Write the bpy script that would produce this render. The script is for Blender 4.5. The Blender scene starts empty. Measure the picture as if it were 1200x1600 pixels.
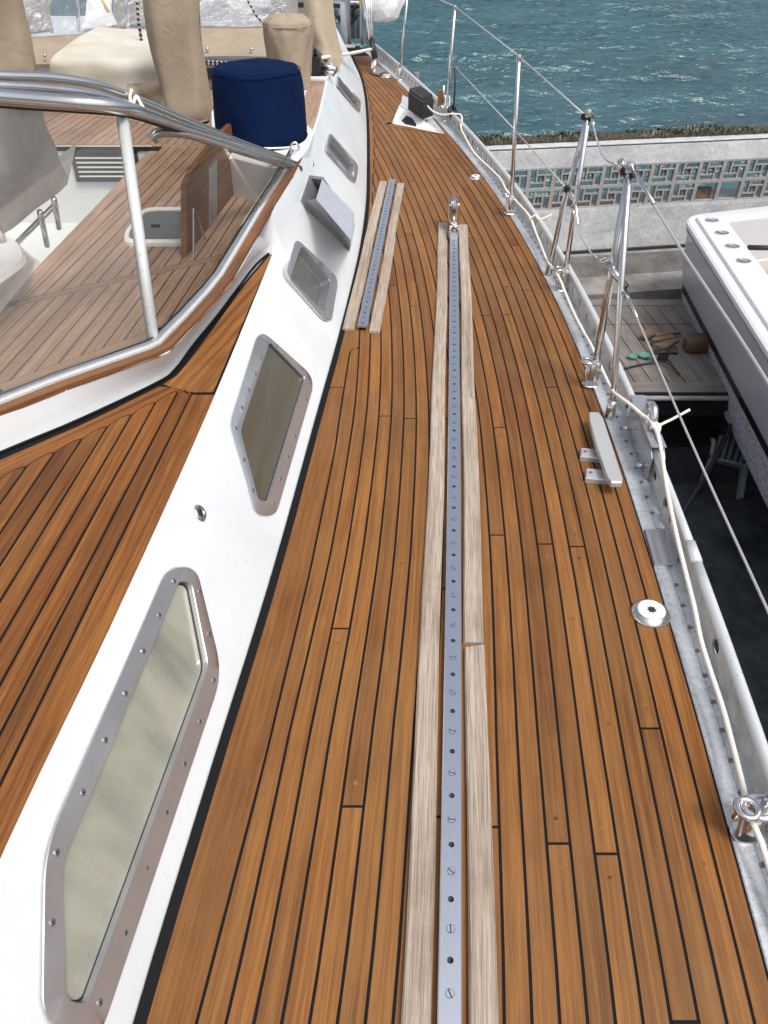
import bpy, bmesh, math, random
import numpy as np
from mathutils import Vector, Matrix
from mathutils.bvhtree import BVHTree
R = math.radians
random.seed(7)
scene = bpy.context.scene
col = scene.collection

# ------------------------------------------------------------------ camera, world, sun, exposure
CH, TH, FP = 1.40, R(39.6), 1202.0
cam = bpy.data.cameras.new('camera'); camo = bpy.data.objects.new('camera', cam); col.objects.link(camo)
camo.location = (0, 0, CH); camo.rotation_euler = (R(90) - TH, 0, 0)
cam.sensor_fit = 'VERTICAL'; cam.sensor_height = 24.0; cam.sensor_width = 18.0
cam.lens = FP / 1600 * 24.0; cam.clip_start = 0.02; cam.clip_end = 9000
scene.camera = camo
SUN_EL, SUN_AZ = 60, 140          # azimuth measured clockwise from +Y
w = bpy.data.worlds.new('World'); scene.world = w; w.use_nodes = True
nt = w.node_tree; bg = nt.nodes['Background']
sky = nt.nodes.new('ShaderNodeTexSky'); sky.sky_type = 'NISHITA'; sky.sun_disc = False
sky.sun_elevation = R(SUN_EL); sky.sun_rotation = R(SUN_AZ); sky.air_density = 1.0; sky.dust_density = 6.0; sky.ozone_density = 1.0
hs = nt.nodes.new('ShaderNodeHueSaturation'); hs.inputs['Saturation'].default_value = 0.62; nt.links.new(sky.outputs[0], hs.inputs['Color']); nt.links.new(hs.outputs[0], bg.inputs[0]); bg.inputs[1].default_value = 0.15
sl = bpy.data.lights.new('sun', 'SUN'); sl.energy = 1.4; sl.angle = R(12); sl.color = (1.0, 0.97, 0.92)
so = bpy.data.objects.new('sun', sl); col.objects.link(so)
d = Vector((math.sin(R(SUN_AZ)) * math.cos(R(SUN_EL)), math.cos(R(SUN_AZ)) * math.cos(R(SUN_EL)), math.sin(R(SUN_EL))))
so.rotation_euler = d.to_track_quat('Z', 'Y').to_euler()
vs = scene.view_settings; vs.view_transform = 'Standard'; vs.look = 'None'; vs.gamma = 1; vs.use_curve_mapping = False
vs.exposure = 0.28

# ------------------------------------------------------------------ measuring helpers (photo pixel -> real point)
cT, sT = math.cos(TH), math.sin(TH)
def ray(x, y):
    u, v = (x - 600) / FP, (y - 800) / FP
    return Vector((u, cT - v * sT, -sT - v * cT))
CAM = Vector((0, 0, CH))
def P(x, y, z=0.0):
    r = ray(x, y); return CAM + r * ((z - CH) / r.z)
def PY(x, y, Y):
    r = ray(x, y); return CAM + r * (Y / r.y)
def PP(x, y, p0, n):
    r = ray(x, y); return CAM + r * ((p0 - CAM).dot(n) / r.dot(n))

# ------------------------------------------------------------------ materials
MAT = {}
def mat(name, base=(.5, .5, .5), rough=.5, metal=0.0, **k):
    m = bpy.data.materials.new(name); m.use_nodes = True; MAT[name] = m
    b = m.node_tree.nodes['Principled BSDF']
    b.inputs['Base Color'].default_value = (*base, 1); b.inputs['Roughness'].default_value = rough; b.inputs['Metallic'].default_value = metal
    for a, v in k.items(): b.inputs[a.replace('_', ' ')].default_value = v
    return m
class NT:
    def __init__(s, m): s.t = m.node_tree; s.b = s.t.nodes.get('Principled BSDF')
    def n(s, typ, **k):
        x = s.t.nodes.new('ShaderNode' + typ)
        for a, v in k.items():
            if a[0] == '_': setattr(x, a[1:], v)
            else:
                key = a.replace('_', ' ')
                if key not in x.inputs: key = int(a[1:]) if a[1:].isdigit() else key
                x.inputs[key].default_value = v
        return x
    def l(s, a, b): s.t.links.new(a, b)
    def ramp(s, fac, stops, interp='LINEAR'):
        r = s.n('ValToRGB'); e = r.color_ramp; e.interpolation = interp
        while len(e.elements) < len(stops): e.elements.new(.5)
        for i, (p, c) in enumerate(stops):
            e.elements[i].position = p; e.elements[i].color = (*c, 1) if len(c) == 3 else c
        s.l(fac, r.inputs[0]); return r.outputs[0]
    def mix(s, f, a, b, bt='MIX'):
        x = s.n('MixRGB', _blend_type=bt)
        for i, v in enumerate((f, a, b)):
            if hasattr(v, 'node'): s.l(v, x.inputs[i])
            elif i == 0: x.inputs[0].default_value = v
            else: x.inputs[i].default_value = (*v, 1)
        return x.outputs[0]
    def bump(s, h, strength, dist=.001):
        x = s.n('Bump', Strength=strength, Distance=dist); s.l(h, x.inputs['Height']); s.l(x.outputs[0], s.b.inputs['Normal']); return x
    def noise(s, vec, scale, detail=4, rough=.55, dist=0):
        x = s.n('TexNoise', Scale=scale, Detail=detail, Roughness=rough, Distortion=dist)
        if vec is not None: s.l(vec, x.inputs['Vector'])
        return x.outputs['Fac']
    def mapped(s, src, scale, offs=None):
        m = s.n('Mapping'); m.inputs['Scale'].default_value = scale; s.l(src, m.inputs['Vector'])
        if offs is not None: s.l(offs, m.inputs['Location'])
        return m.outputs[0]

def teak(name, light, mid, dark, rough=.6, grey=None, streak=.5, vary=.5):
    m = mat(name, mid, rough); t = NT(m)
    uv = t.n('UVMap').outputs[0]; oi = t.n('ObjectInfo')
    mul = t.n('VectorMath', _operation='SCALE'); cx = t.n('CombineXYZ')
    t.l(oi.outputs['Random'], cx.inputs[0]); t.l(oi.outputs['Random'], cx.inputs[1]); cx.inputs[2].default_value = 0
    t.l(cx.outputs[0], mul.inputs[0]); mul.inputs['Scale'].default_value = 173.0
    a = t.n('VectorMath', _operation='ADD'); t.l(uv, a.inputs[0]); t.l(mul.outputs[0], a.inputs[1]); v = a.outputs[0]
    n1 = t.noise(t.mapped(v, (1.5, 75, 1)), 1.0, 6, .66, .9)
    n2 = t.noise(t.mapped(v, (8, 460, 1)), 1.0, 3, .6)
    n3 = t.noise(t.mapped(v, (1.3, 5, 1)), 1.0, 3, .5)
    c = t.ramp(n1, [(.34, dark), (.5, mid), (.64, light)])
    tone = t.ramp(oi.outputs['Random'], [(0, (1 - vary * .5, 1 - vary * .62, 1 - vary * .66)), (.3, (1 - vary * .22, 1 - vary * .22, 1 - vary * .25)), (.55, (1, 1, 1)), (.8, (1 + vary * .1, 1 + vary * .02, 1 - vary * .1)), (1, (1 + vary * .22, 1 + vary * .26, 1 + vary * .3))])
    c = t.mix(1.0, c, tone, 'MULTIPLY')
    st = t.ramp(n2, [(.38, (.5, .44, .38)), (.54, (1, 1, 1))])
    c = t.mix(streak, c, st, 'MULTIPLY')
    bl = t.ramp(n3, [(.3, (.8, .74, .7)), (.6, (1.06, 1.05, 1.04))])
    c = t.mix(.8, c, bl, 'MULTIPLY')
    st2 = t.noise(t.n('TexCoord').outputs['Object'], 2.6, 6, .7, .4)
    c = t.mix(.8, c, t.ramp(st2, [(.32, (.74, .72, .70)), (.5, (1, 1, 1)), (.7, (1.08, 1.07, 1.05))]), 'MULTIPLY')
    if grey:
        n4 = t.noise(t.n('TexCoord').outputs['Object'], 1.7, 5, .6)
        f = t.ramp(n4, [(.35, (0, 0, 0)), (.7, (.6, .6, .6))])
        c = t.mix(f, c, grey)
    t.l(c, t.b.inputs['Base Color']); t.b.inputs['Specular IOR Level'].default_value = .33
    t.bump(n2, .35, .0006)
    return m
teak('teak', (.305, .138, .036), (.238, .099, .023), (.150, .055, .011), .55, grey=(.215, .112, .040), streak=.62, vary=.6)
teak('teak_dark', (.27, .118, .030), (.20, .080, .019), (.115, .042, .011), .6, vary=.7)
teak('teak_cockpit', (.44, .32, .245), (.375, .265, .20), (.28, .19, .14), .7, vary=.35)
teak('teak_weathered', (.48, .425, .37), (.41, .355, .30), (.29, .245, .20), .85, streak=.8, vary=.12)
teak('varnished_wood', (.24, .12, .055), (.19, .088, .038), (.12, .052, .022), .45, vary=.2)
teak('driftwood', (.34, .26, .19), (.26, .19, .13), (.16, .11, .08), .85, vary=.5)
teak('dock_wood', (.25, .235, .22), (.20, .19, .18), (.13, .12, .115), .85, vary=.3)
m = mat('caulk', (.006, .006, .007), .8, Specular_IOR_Level=.2)

m = mat('gelcoat', (.86, .87, .87), .35); t = NT(m)
co = t.n('TexCoord').outputs['Object']
n = t.noise(co, 3.0, 6, .6); n2 = t.noise(co, 60, 3)
c = t.ramp(n, [(.28, (.62, .665, .695)), (.6, (.70, .745, .77))])
sp = t.ramp(n2, [(.27, (.82, .8, .76)), (.33, (1, 1, 1))]); c = t.mix(.5, c, sp, 'MULTIPLY')
t.l(c, t.b.inputs['Base Color']); t.bump(t.noise(co, 45, 4), .25, .002); t.b.inputs['Specular IOR Level'].default_value = .4

def metal(name, base, rough, spots=0.0, scale=30, bump=.1):
    m = mat(name, base, rough, 1.0); t = NT(m); co = t.n('TexCoord').outputs['Object']
    n = t.noise(co, scale, 5, .6)
    c = t.ramp(n, [(.3, tuple(x * (1 - .35 * spots) for x in base)), (.65, base)]); nlow = t.noise(co, scale * .8, 1, .3)
    t.l(c, t.b.inputs['Base Color'])
    mr = t.n('MapRange'); t.l(n, mr.inputs[0]); mr.inputs[3].default_value = rough * 1.25; mr.inputs[4].default_value = rough * .8; t.l(mr.outputs[0], t.b.inputs['Roughness'])
    if bump: t.bump(nlow, bump, .004)
    return m
metal('cowl_metal', (.72, .74, .77), .12, .2, 6, .08)
MAT['cowl_metal'].node_tree.nodes['Principled BSDF'].inputs['Metallic'].default_value = .6
metal('stainless', (.70, .69, .68), .2, .3, 12, .15)
metal('stainless_flat', (.50, .515, .55), .16, .35, 9, .8)
MAT['stainless_flat'].node_tree.nodes['Principled BSDF'].inputs['Metallic'].default_value = .68
metal('track_metal', (.68, .72, .78), .34, .35, 25, .08)
m = mat('aluminium_cast', (.52, .55, .58), .55, .55); t = NT(m); co = t.n('TexCoord').outputs['Object']
n = t.noise(co, 8, 6, .65); n2 = t.noise(co, 230, 2, .5); n3 = t.noise(co, 60, 4, .6)
c = t.ramp(n, [(.3, (.52, .54, .55)), (.6, (.68, .72, .76))])
c = t.mix(1, c, t.ramp(n2, [(.32, (.5, .51, .52)), (.39, (1, 1, 1))]), 'MULTIPLY')
c = t.mix(.6, c, t.ramp(n3, [(.3, (.62, .6, .57)), (.5, (1, 1, 1))]), 'MULTIPLY')
t.l(c, t.b.inputs['Base Color']); t.bump(n3, .5, .002)
m = mat('aluminium_tube', (.62, .66, .68), .42, .35); t = NT(m); co = t.n('TexCoord').outputs['Object']
c = t.mix(1, (.66, .69, .70), t.ramp(t.noise(co, 150, 2), [(.28, (.45, .45, .46)), (.34, (1, 1, 1))]), 'MULTIPLY'); t.l(c, t.b.inputs['Base Color'])
m = mat('web_shade_tint', (.42, .40, .36), .45, .35); t = NT(m); co = t.n('TexCoord').outputs['Object']
c = t.ramp(t.noise(co, 22, 5, .65), [(.3, (.46, .45, .42)), (.6, (.70, .68, .64))]); t.l(c, t.b.inputs['Base Color'])  # beige of shade and reflected teak put into the aluminium web colour
mat('cleat_metal', (.54, .56, .56), .45, .5); mat('slot_dark', (.02, .02, .02), .6)
mat('white_metal', (.78, .79, .80), .4)
mat('black_plastic', (.018, .018, .018), .45); mat('rubber', (.012, .012, .012), .5)
def cloth(name, a, b, scale=6, bump=.6, weave=True, rough=.85, dist=.009):
    m = mat(name, a, rough); t = NT(m); co = t.n('TexCoord').outputs['Object']
    n = t.noise(co, scale, 5, .6, .5); c = t.ramp(n, [(.3, b), (.65, a)]); t.l(c, t.b.inputs['Base Color'])
    n2 = t.noise(co, scale * 1.8, 3, .5, 1.2); t.bump(n2, bump, dist); return m
cloth('canvas_beige', (.34, .28, .205), (.27, .22, .16), 7, .5)
cloth('canvas_cream', (.58, .565, .51), (.47, .44, .35), 4, .5)
cloth('canvas_grey', (.22, .21, .20), (.17, .165, .16), 5, .5)
cloth('canvas_blue', (.002, .011, .050), (.0015, .008, .035), 6, .5)
MAT['canvas_blue'].node_tree.nodes['Principled BSDF'].inputs['Specular IOR Level'].default_value = .1
cloth('canvas_white', (.82, .82, .82), (.70, .70, .71), 9, .9)
m = mat('rope_white', (.80, .77, .68), .8); t = NT(m); uvn = t.n('UVMap').outputs[0]
wv = t.n('TexWave', Scale=1.0, Distortion=.3); wv.bands_direction = 'DIAGONAL'; t.l(t.mapped(uvn, (420, 9, 1)), wv.inputs['Vector'])
t.bump(wv.outputs['Fac'], .35, .0008)
mat('wire', (.62, .62, .62), .4, .6); mat('fence_wire', (.10, .11, .11), .6)
m = mat('pane_pale', (.40, .41, .32), .32); t = NT(m); co = t.n('TexCoord').outputs['Object']
n = t.noise(t.mapped(co, (1.2, 3.4, 1)), 3.2, 3, .5); n2 = t.noise(co, 160, 4, .8)
c = t.ramp(n, [(.3, (.19, .20, .175)), (.62, (.33, .335, .275))]); c = t.mix(t.ramp(n2, [(.52, (0, 0, 0)), (.75, (.35, .35, .35))]), c, (.40, .41, .36))
t.l(c, t.b.inputs['Base Color']); t.b.inputs['Coat Weight'].default_value = .6
mat('pane_dark', (.085, .08, .06), .12, Coat_Weight=.3); mat('pane_grey', (.12, .125, .125), .2, Coat_Weight=.4)
m = mat('glass', (1, 1, 1), 0.0); nn = m.node_tree; nn.nodes.remove(nn.nodes['Principled BSDF']); t = NT(m)
tr = t.n('BsdfTransparent'); tr.inputs[0].default_value = (.90, .88, .84, 1); gl = t.n('BsdfGlossy', Roughness=.02); lw = t.n('LayerWeight', Blend=.5)
pw = t.n('Math', _operation='POWER'); t.l(lw.outputs['Facing'], pw.inputs[0]); pw.inputs[1].default_value = 4.0; fr = t.n('Math', _operation='MULTIPLY_ADD'); t.l(pw.outputs[0], fr.inputs[0]); fr.inputs[1].default_value = .35; fr.inputs[2].default_value = .06
mx = t.n('MixShader'); t.l(fr.outputs[0], mx.inputs[0]); t.l(tr.outputs[0], mx.inputs[1]); t.l(gl.outputs[0], mx.inputs[2])
t.l(mx.outputs[0], nn.nodes['Material Output'].inputs[0])
m = mat('clear_vinyl', (1, 1, 1), 0.0); nn = m.node_tree; nn.nodes.remove(nn.nodes['Principled BSDF']); t = NT(m)
tr = t.n('BsdfTransparent'); tr.inputs[0].default_value = (.80, .81, .82, 1); gl = t.n('BsdfGlossy', Roughness=.16); df = t.n('BsdfDiffuse'); df.inputs[0].default_value = (.6, .6, .6, 1)
co = t.n('TexCoord').outputs['Object']; nz = t.noise(co, 6, 5, .6, 1.5); bp = t.n('Bump', Strength=1.0, Distance=.05); t.l(nz, bp.inputs['Height']); t.l(bp.outputs[0], gl.inputs['Normal'])
mx = t.n('MixShader'); mx.inputs[0].default_value = .18; t.l(tr.outputs[0], mx.inputs[1]); t.l(gl.outputs[0], mx.inputs[2])
m2 = t.n('MixShader'); m2.inputs[0].default_value = .12; t.l(mx.outputs[0], m2.inputs[1]); t.l(df.outputs[0], m2.inputs[2])
t.l(m2.outputs[0], nn.nodes['Material Output'].inputs[0])
# water
m = mat('sea_water', (.012, .075, .085), .08); t = NT(m); co = t.n('TexCoord').outputs['Object']
n1 = t.noise(t.mapped(co, (1.0, 2.4, 1)), 1.9, 4, .55, 0); t.b.inputs['IOR'].default_value = 1.6; t.b.inputs['Roughness'].default_value = .27
c = t.ramp(t.noise(co, .35, 4), [(.3, (.015, .060, .074)), (.7, (.030, .104, .124))]); t.l(c, t.b.inputs['Base Color']); t.bump(n1, 1.0, .16)
m = mat('harbour_water', (1, 1, 1), .04); nn = m.node_tree; nn.nodes.remove(nn.nodes['Principled BSDF']); t = NT(m)
tr = t.n('BsdfTransparent'); tr.inputs[0].default_value = (.72, .76, .77, 1); gl = t.n('BsdfGlossy', Roughness=.03); gl.inputs[0].default_value = (.8, .85, .9, 1)
fr = t.n('Fresnel', IOR=1.30); co = t.n('TexCoord').outputs['Object']; bp = t.n('Bump', Strength=.5, Distance=.02); t.l(t.noise(co, 3, 3), bp.inputs['Height'])
t.l(bp.outputs[0], gl.inputs['Normal']); t.l(bp.outputs[0], fr.inputs['Normal'])
mx = t.n('MixShader'); t.l(fr.outputs[0], mx.inputs[0]); t.l(tr.outputs[0], mx.inputs[1]); t.l(gl.outputs[0], mx.inputs[2]); t.l(mx.outputs[0], nn.nodes['Material Output'].inputs[0])
m = mat('mud', (.03, .03, .028), .9); t = NT(m); co = t.n('TexCoord').outputs['Object']
t.l(t.ramp(t.noise(co, 2.5, 6, .7), [(.35, (.05, .055, .06)), (.7, (.24, .25, .23))]), t.b.inputs['Base Color'])
def conc(name, a, b, scale=5):
    m = mat(name, a, .85); t = NT(m); co = t.n('TexCoord').outputs['Object']
    n = t.noise(t.mapped(co, (1, 1, 1.6)), scale, 7, .65, .4); c = t.ramp(n, [(.3, b), (.62, a)])
    n2 = t.noise(co, scale * 9, 4, .7); c = t.mix(.7, c, t.ramp(n2, [(.3, (.68, .66, .63)), (.5, (1, 1, 1))]), 'MULTIPLY')
    t.l(c, t.b.inputs['Base Color']); t.bump(n2, .6, .01)
    return m
conc('concrete_white', (.58, .60, .61), (.36, .38, .39), 3); conc('concrete_grey', (.34, .34, .34), (.20, .20, .20)); conc('block_concrete', (.36, .35, .34), (.26, .25, .24), 9)
conc('rough_ledge', (.30, .29, .28), (.13, .13, .13), 3); conc('brown_rubble', (.22, .16, .12), (.10, .07, .05), 10)
mat('boat_white', (.70, .71, .73), .25); mat('boat_inner_shaded', (.52, .52, .54), .4); mat('boat_grey', (.40, .40, .455), .3, Coat_Weight=.3); mat('boat_cream_shaded', (.42, .40, .36), .5); mat('black_paint', (.01, .01, .012), .3)  # inner white and cream are darkened to hold the boat well's shading
m = mat('antifoul_light_speckle', (.3, .3, .36), .8); t = NT(m); co = t.n('TexCoord').outputs['Object']
t.l(t.ramp(t.noise(t.mapped(co, (12, 12, 30)), 2.2, 5, .7), [(.46, (.20, .20, .25)), (.54, (.44, .44, .51))]), t.b.inputs['Base Color'])  # speckle is reflected light painted into the antifouling colour
m = mat('weed', (.09, .12, .05), .8); t = NT(m); oi = t.n('TexCoord').outputs['Object']
t.l(t.ramp(t.noise(oi, 6, 3), [(.35, (.035, .03, .022)), (.5, (.07, .085, .045)), (.68, (.20, .19, .15))]), t.b.inputs['Base Color'])
mat('soil', (.07, .055, .04), .95); mat('green_plastic', (.10, .27, .21), .4); mat('basket_brown', (.10, .055, .03), .7); mat('yellow', (.6, .38, .05), .6)
mat('sealant', (.50, .50, .48), .6)
mat('chair_white', (.5, .52, .5), .5); mat('hull_white', (.8, .8, .8), .3)
m = mat('speck_rope', (.1, .1, .1), .8); t = NT(m); uvn = t.n('UVMap').outputs[0]
wv = t.n('TexWave', Scale=1.0); wv.bands_direction = 'X'; t.l(t.mapped(uvn, (12, 1, 1)), wv.inputs['Vector']); t.l(t.ramp(wv.outputs['Fac'], [(.45, (.015, .02, .015)), (.6, (.4, .42, .35))]), t.b.inputs['Base Color'])

# ------------------------------------------------------------------ mesh builder
WL = {}
class MB:
    def __init__(s): s.v = []; s.f = []; s.uv = []; s.mi = []
    def add(s, verts, faces, uvs=None, mi=0):
        o = len(s.v); s.v += [Vector(p) for p in verts]
        for i, f in enumerate(faces):
            s.f.append([o + k for k in f]); s.uv.append([uvs[k] for k in f] if uvs else None); s.mi.append(mi)
        return s
    def box(s, a, b, mi=0):
        (x0, y0, z0), (x1, y1, z1) = a, b
        v = [(x0, y0, z0), (x1, y0, z0), (x1, y1, z0), (x0, y1, z0), (x0, y0, z1), (x1, y0, z1), (x1, y1, z1), (x0, y1, z1)]
        return s.add(v, [(0, 3, 2, 1), (4, 5, 6, 7), (0, 1, 5, 4), (1, 2, 6, 5), (2, 3, 7, 6), (3, 0, 4, 7)], mi=mi)
    def slab(s, top, thick, n=(0, 0, 1), mi=0, uvdir=None, bevel=0.0):
        """prism below a planar outline (list of points, counter-clockwise seen from outside)"""
        n = Vector(n).normalized(); top = [Vector(p) for p in top]; k = len(top)
        uv = None
        if uvdir is not None:
            ud = Vector(uvdir).normalized(); vd = n.cross(ud); uvt = [(p.dot(ud), p.dot(vd)) for p in top]
        c = sum(top, Vector()) / k
        if bevel:
            inn = [p + (c - p).normalized() * bevel for p in top]; mid = [p - n * bevel for p in top]; bot = [p - n * thick for p in top]
            vv = inn + mid + bot; uu = (uvt * 3) if uvdir is not None else None
            f = [list(range(k))] + [[i, k + i, k + (i + 1) % k, (i + 1) % k] for i in range(k)] + [[k + i, 2 * k + i, 2 * k + (i + 1) % k, k + (i + 1) % k] for i in range(k)] + [list(range(3 * k - 1, 2 * k - 1, -1))]
        else:
            vv = top + [p - n * thick for p in top]; uu = (uvt * 2) if uvdir is not None else None
            f = [list(range(k))] + [[i, k + i, k + (i + 1) % k, (i + 1) % k] for i in range(k)] + [list(range(2 * k - 1, k - 1, -1))]
        return s.add(vv, f, uu, mi)
    def tube(s, path, r, n=8, closed=False, mi=0, caps=True):
        path = [Vector(p) for p in path]; m = len(path); rs = r if isinstance(r, (list, tuple)) else [r] * m
        rings = []; up = None; L = 0; us = []
        for i, p in enumerate(path):
            if closed: tg = path[(i + 1) % m] - path[i - 1]
            else: tg = path[min(i + 1, m - 1)] - path[max(i - 1, 0)]
            tg.normalize()
            if up is None: up = Vector((0, 0, 1)) if abs(tg.z) < .9 else Vector((1, 0, 0))
            sd = tg.cross(up).normalized(); up = sd.cross(tg).normalized()
            if i: L += (p - path[i - 1]).length
            us.append(L)
            rings.append([p + sd * math.cos(2 * math.pi * j / n) * rs[i] + up * math.sin(2 * math.pi * j / n) * rs[i] for j in range(n)])
        v = [q for rg in rings for q in rg]; uv = [(us[i], j / n) for i in range(m) for j in range(n)]; f = []
        for i in range(m if closed else m - 1):
            a, b = i * n, ((i + 1) % m) * n
            for j in range(n): f.append([a + j, a + (j + 1) % n, b + (j + 1) % n, b + j])
        if not closed and caps: f += [list(range(n - 1, -1, -1)), [(m - 1) * n + j for j in range(n)]]
        return s.add(v, f, uv, mi)
    def lathe(s, c, prof, n=20, axis=(0, 0, 1), mi=0, sx=1, sy=1, rot=0):
        ax = Vector(axis).normalized(); a = ax.orthogonal().normalized() if abs(ax.z) < .99 else Vector((1, 0, 0)); b = ax.cross(a); c = Vector(c)
        if rot: q = Matrix.Rotation(rot, 3, ax); a = q @ a; b = q @ b
        v = []; f = []
        for (r, h) in prof:
            for j in range(n):
                t = 2 * math.pi * j / n; v.append(c + a * math.cos(t) * r * sx + b * math.sin(t) * r * sy + ax * h)
        for i in range(len(prof) - 1):
            for j in range(n): f.append([i * n + j, i * n + (j + 1) % n, (i + 1) * n + (j + 1) % n, (i + 1) * n + j])
        f += [list(range(n - 1, -1, -1)), [(len(prof) - 1) * n + j for j in range(n)]]
        return s.add(v, f, None, mi)
    def grid(s, rows, mi=0, closed=False, uvs=None):
        """rows of equal length lists of points"""
        m, n = len(rows), len(rows[0]); v = [p for r in rows for p in r]; f = []
        for i in range(m - 1):
            for j in range(n if closed else n - 1): f.append([i * n + j, i * n + (j + 1) % n, (i + 1) * n + (j + 1) % n, (i + 1) * n + j])
        return s.add(v, f, uvs, mi)
def wl(o): return WL.get(o.name, Vector((0, 0, 0))) if o else Vector((0, 0, 0))
def tag(o, label=None, cat=None, group=None, kind=None):
    if label: o['label'] = label
    if cat: o['category'] = cat
    if group: o['group'] = group
    if kind: o['kind'] = kind
    return o
def obj(name, mb, mats, parent=None, smooth=False, origin=None, **k):
    o0 = wl(parent) if parent else (Vector(origin) if origin is not None else Vector((0, 0, 0)))
    me = bpy.data.meshes.new(name); me.from_pydata([p - o0 for p in mb.v], [], mb.f)
    if any(u is not None for u in mb.uv):
        lay = me.uv_layers.new(name='UVMap'); i = 0
        for fu, ff in zip(mb.uv, mb.f):
            for q in range(len(ff)):
                if fu is not None: lay.data[i].uv = fu[q]
                i += 1
    for mm in ([mats] if isinstance(mats, str) else mats): me.materials.append(MAT[mm])
    me.polygons.foreach_set('material_index', mb.mi)
    me.validate()
    me.polygons.foreach_set('use_smooth', [bool(smooth)] * len(me.polygons))
    if smooth and smooth is not True:
        try: me.set_sharp_from_angle(angle=R(smooth))
        except Exception: pass
    me.update()
    o = bpy.data.objects.new(name, me); col.objects.link(o)
    if parent: o.parent = parent
    else: o.location = o0
    WL[o.name] = o0.copy(); tag(o, **k); return o
def thing(name, loc, label, cat, group=None, kind=None):
    o = bpy.data.objects.new(name, None); col.objects.link(o); o.location = loc; o.empty_display_size = .1
    WL[o.name] = Vector(loc); return tag(o, label, cat, group, kind)
def inst(name, me, pos, rot, parent=None, scale=None, **k):
    o = bpy.data.objects.new(name, me); col.objects.link(o); pos = Vector(pos)
    if parent: o.parent = parent
    o.location = pos - wl(parent); o.rotation_euler = rot
    if scale: o.scale = (scale,) * 3 if not hasattr(scale, '__len__') else scale
    WL[o.name] = pos; return tag(o, **k)
def proto(mb, mats, smooth=False):
    me = bpy.data.meshes.new('piece'); me.from_pydata(mb.v, [], mb.f)
    if any(u is not None for u in mb.uv):
        lay = me.uv_layers.new(name='UVMap'); i = 0
        for fu, ff in zip(mb.uv, mb.f):
            for q in range(len(ff)):
                if fu is not None: lay.data[i].uv = fu[q]
                i += 1
    for mm in ([mats] if isinstance(mats, str) else mats): me.materials.append(MAT[mm])
    me.polygons.foreach_set('material_index', mb.mi); me.polygons.foreach_set('use_smooth', [bool(smooth)] * len(me.polygons)); me.update(); return me
def rotz_to(nrm, spin=0):
    q = Vector(nrm).to_track_quat('Z', 'Y'); return (q.to_matrix() @ Matrix.Rotation(spin, 3, 'Z')).to_euler()
def crom(pts, n=8):
    pts = [Vector(p) for p in pts]; out = []
    for i in range(len(pts) - 1):
        p0 = pts[max(i - 1, 0)]; p1 = pts[i]; p2 = pts[i + 1]; p3 = pts[min(i + 2, len(pts) - 1)]
        for k in range(n):
            t = k / n; out.append(.5 * ((2 * p1) + (p2 - p0) * t + (2 * p0 - 5 * p1 + 4 * p2 - p3) * t * t + (3 * p1 - p0 - 3 * p2 + p3) * t ** 3))
    out.append(pts[-1]); return out
def rpoly(pts, rad, n=5):
    """round the corners of a closed 2-D outline"""
    out = []; k = len(pts)
    for i in range(k):
        p = Vector(pts[i]); a = Vector(pts[i - 1]) - p; b = Vector(pts[(i + 1) % k]) - p
        r = rad[i] if hasattr(rad, '__len__') else rad
        r = min(r, a.length * .48, b.length * .48); a = p + a.normalized() * r; b = p + b.normalized() * r
        for j in range(n + 1):
            t = j / n; out.append(a * (1 - t) ** 2 + p * 2 * t * (1 - t) + b * t * t)
    return out
def clip(poly, a, b, c):
    """keep the part of a 2-D polygon where a*x+b*y>=c"""
    out = []; k = len(poly)
    for i in range(k):
        p, q = poly[i], poly[(i + 1) % k]; dp, dq = a * p[0] + b * p[1] - c, a * q[0] + b * q[1] - c
        if dp >= 0: out.append(p)
        if dp * dq < 0: t = dp / (dp - dq); out.append((p[0] + (q[0] - p[0]) * t, p[1] + (q[1] - p[1]) * t))
    return out
def clip_line(poly, p, q):
    """keep the left side of the line p->q"""
    dx, dy = q[0] - p[0], q[1] - p[1]; return clip(poly, -dy, dx, -dy * p[0] + dx * p[1])

# ------------------------------------------------------------------ hull curves
EP = [P(a, b) for a, b in [(1215, 1580), (1117, 1200), (1073, 1050), (1024.6, 895), (941.5, 650), (881, 498), (863, 453), (843, 413), (820, 373), (797, 340), (771.7, 300), (755, 277), (725, 235), (697, 207), (635, 140), (600, 107), (575, 85)]]
ey = np.array([p.y for p in EP]); ex = np.array([p.x for p in EP]); EC = np.polyfit(ey, ex, 5)
def E(Y): return float(np.polyval(EC, Y)) if Y > .44 else float(np.polyval(EC, .44)) - (.44 - Y) * .11
BP = [P(a, b) for a, b in [(233, 1580), (345, 1200), (437, 895), (503, 650), (538, 520), (566, 400), (576, 330), (578, 280), (577, 200), (573, 150), (566, 120), (556, 98), (546, 82)]]
by = np.array([p.y for p in BP]); bx = np.array([p.x for p in BP])
def interp(Y, ys, xs): return float(np.interp(Y, ys, xs))
BS = crom([Vector((-.44, -.4, 0)), Vector((-.40, .1, 0))] + [Vector((p.x, p.y, 0)) for p in BP] + [Vector((-.75, 10.8, 0))], 6); bsy = [p.y for p in BS]; bsx = [p.x for p in BS]
def B(Y): return interp(Y, bsy, bsx)
W = .0424
def WY(Y): return float(np.interp(Y, [.4, .9, 1.45, 2.2, 2.9], [.0438, .0437, .0428, .0421, .0420]))
NY = 560; YS = [-.5 + 10.2 * i / NY for i in range(NY + 1)]
edge_pts = [(E(y), y) for y in YS]
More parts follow.
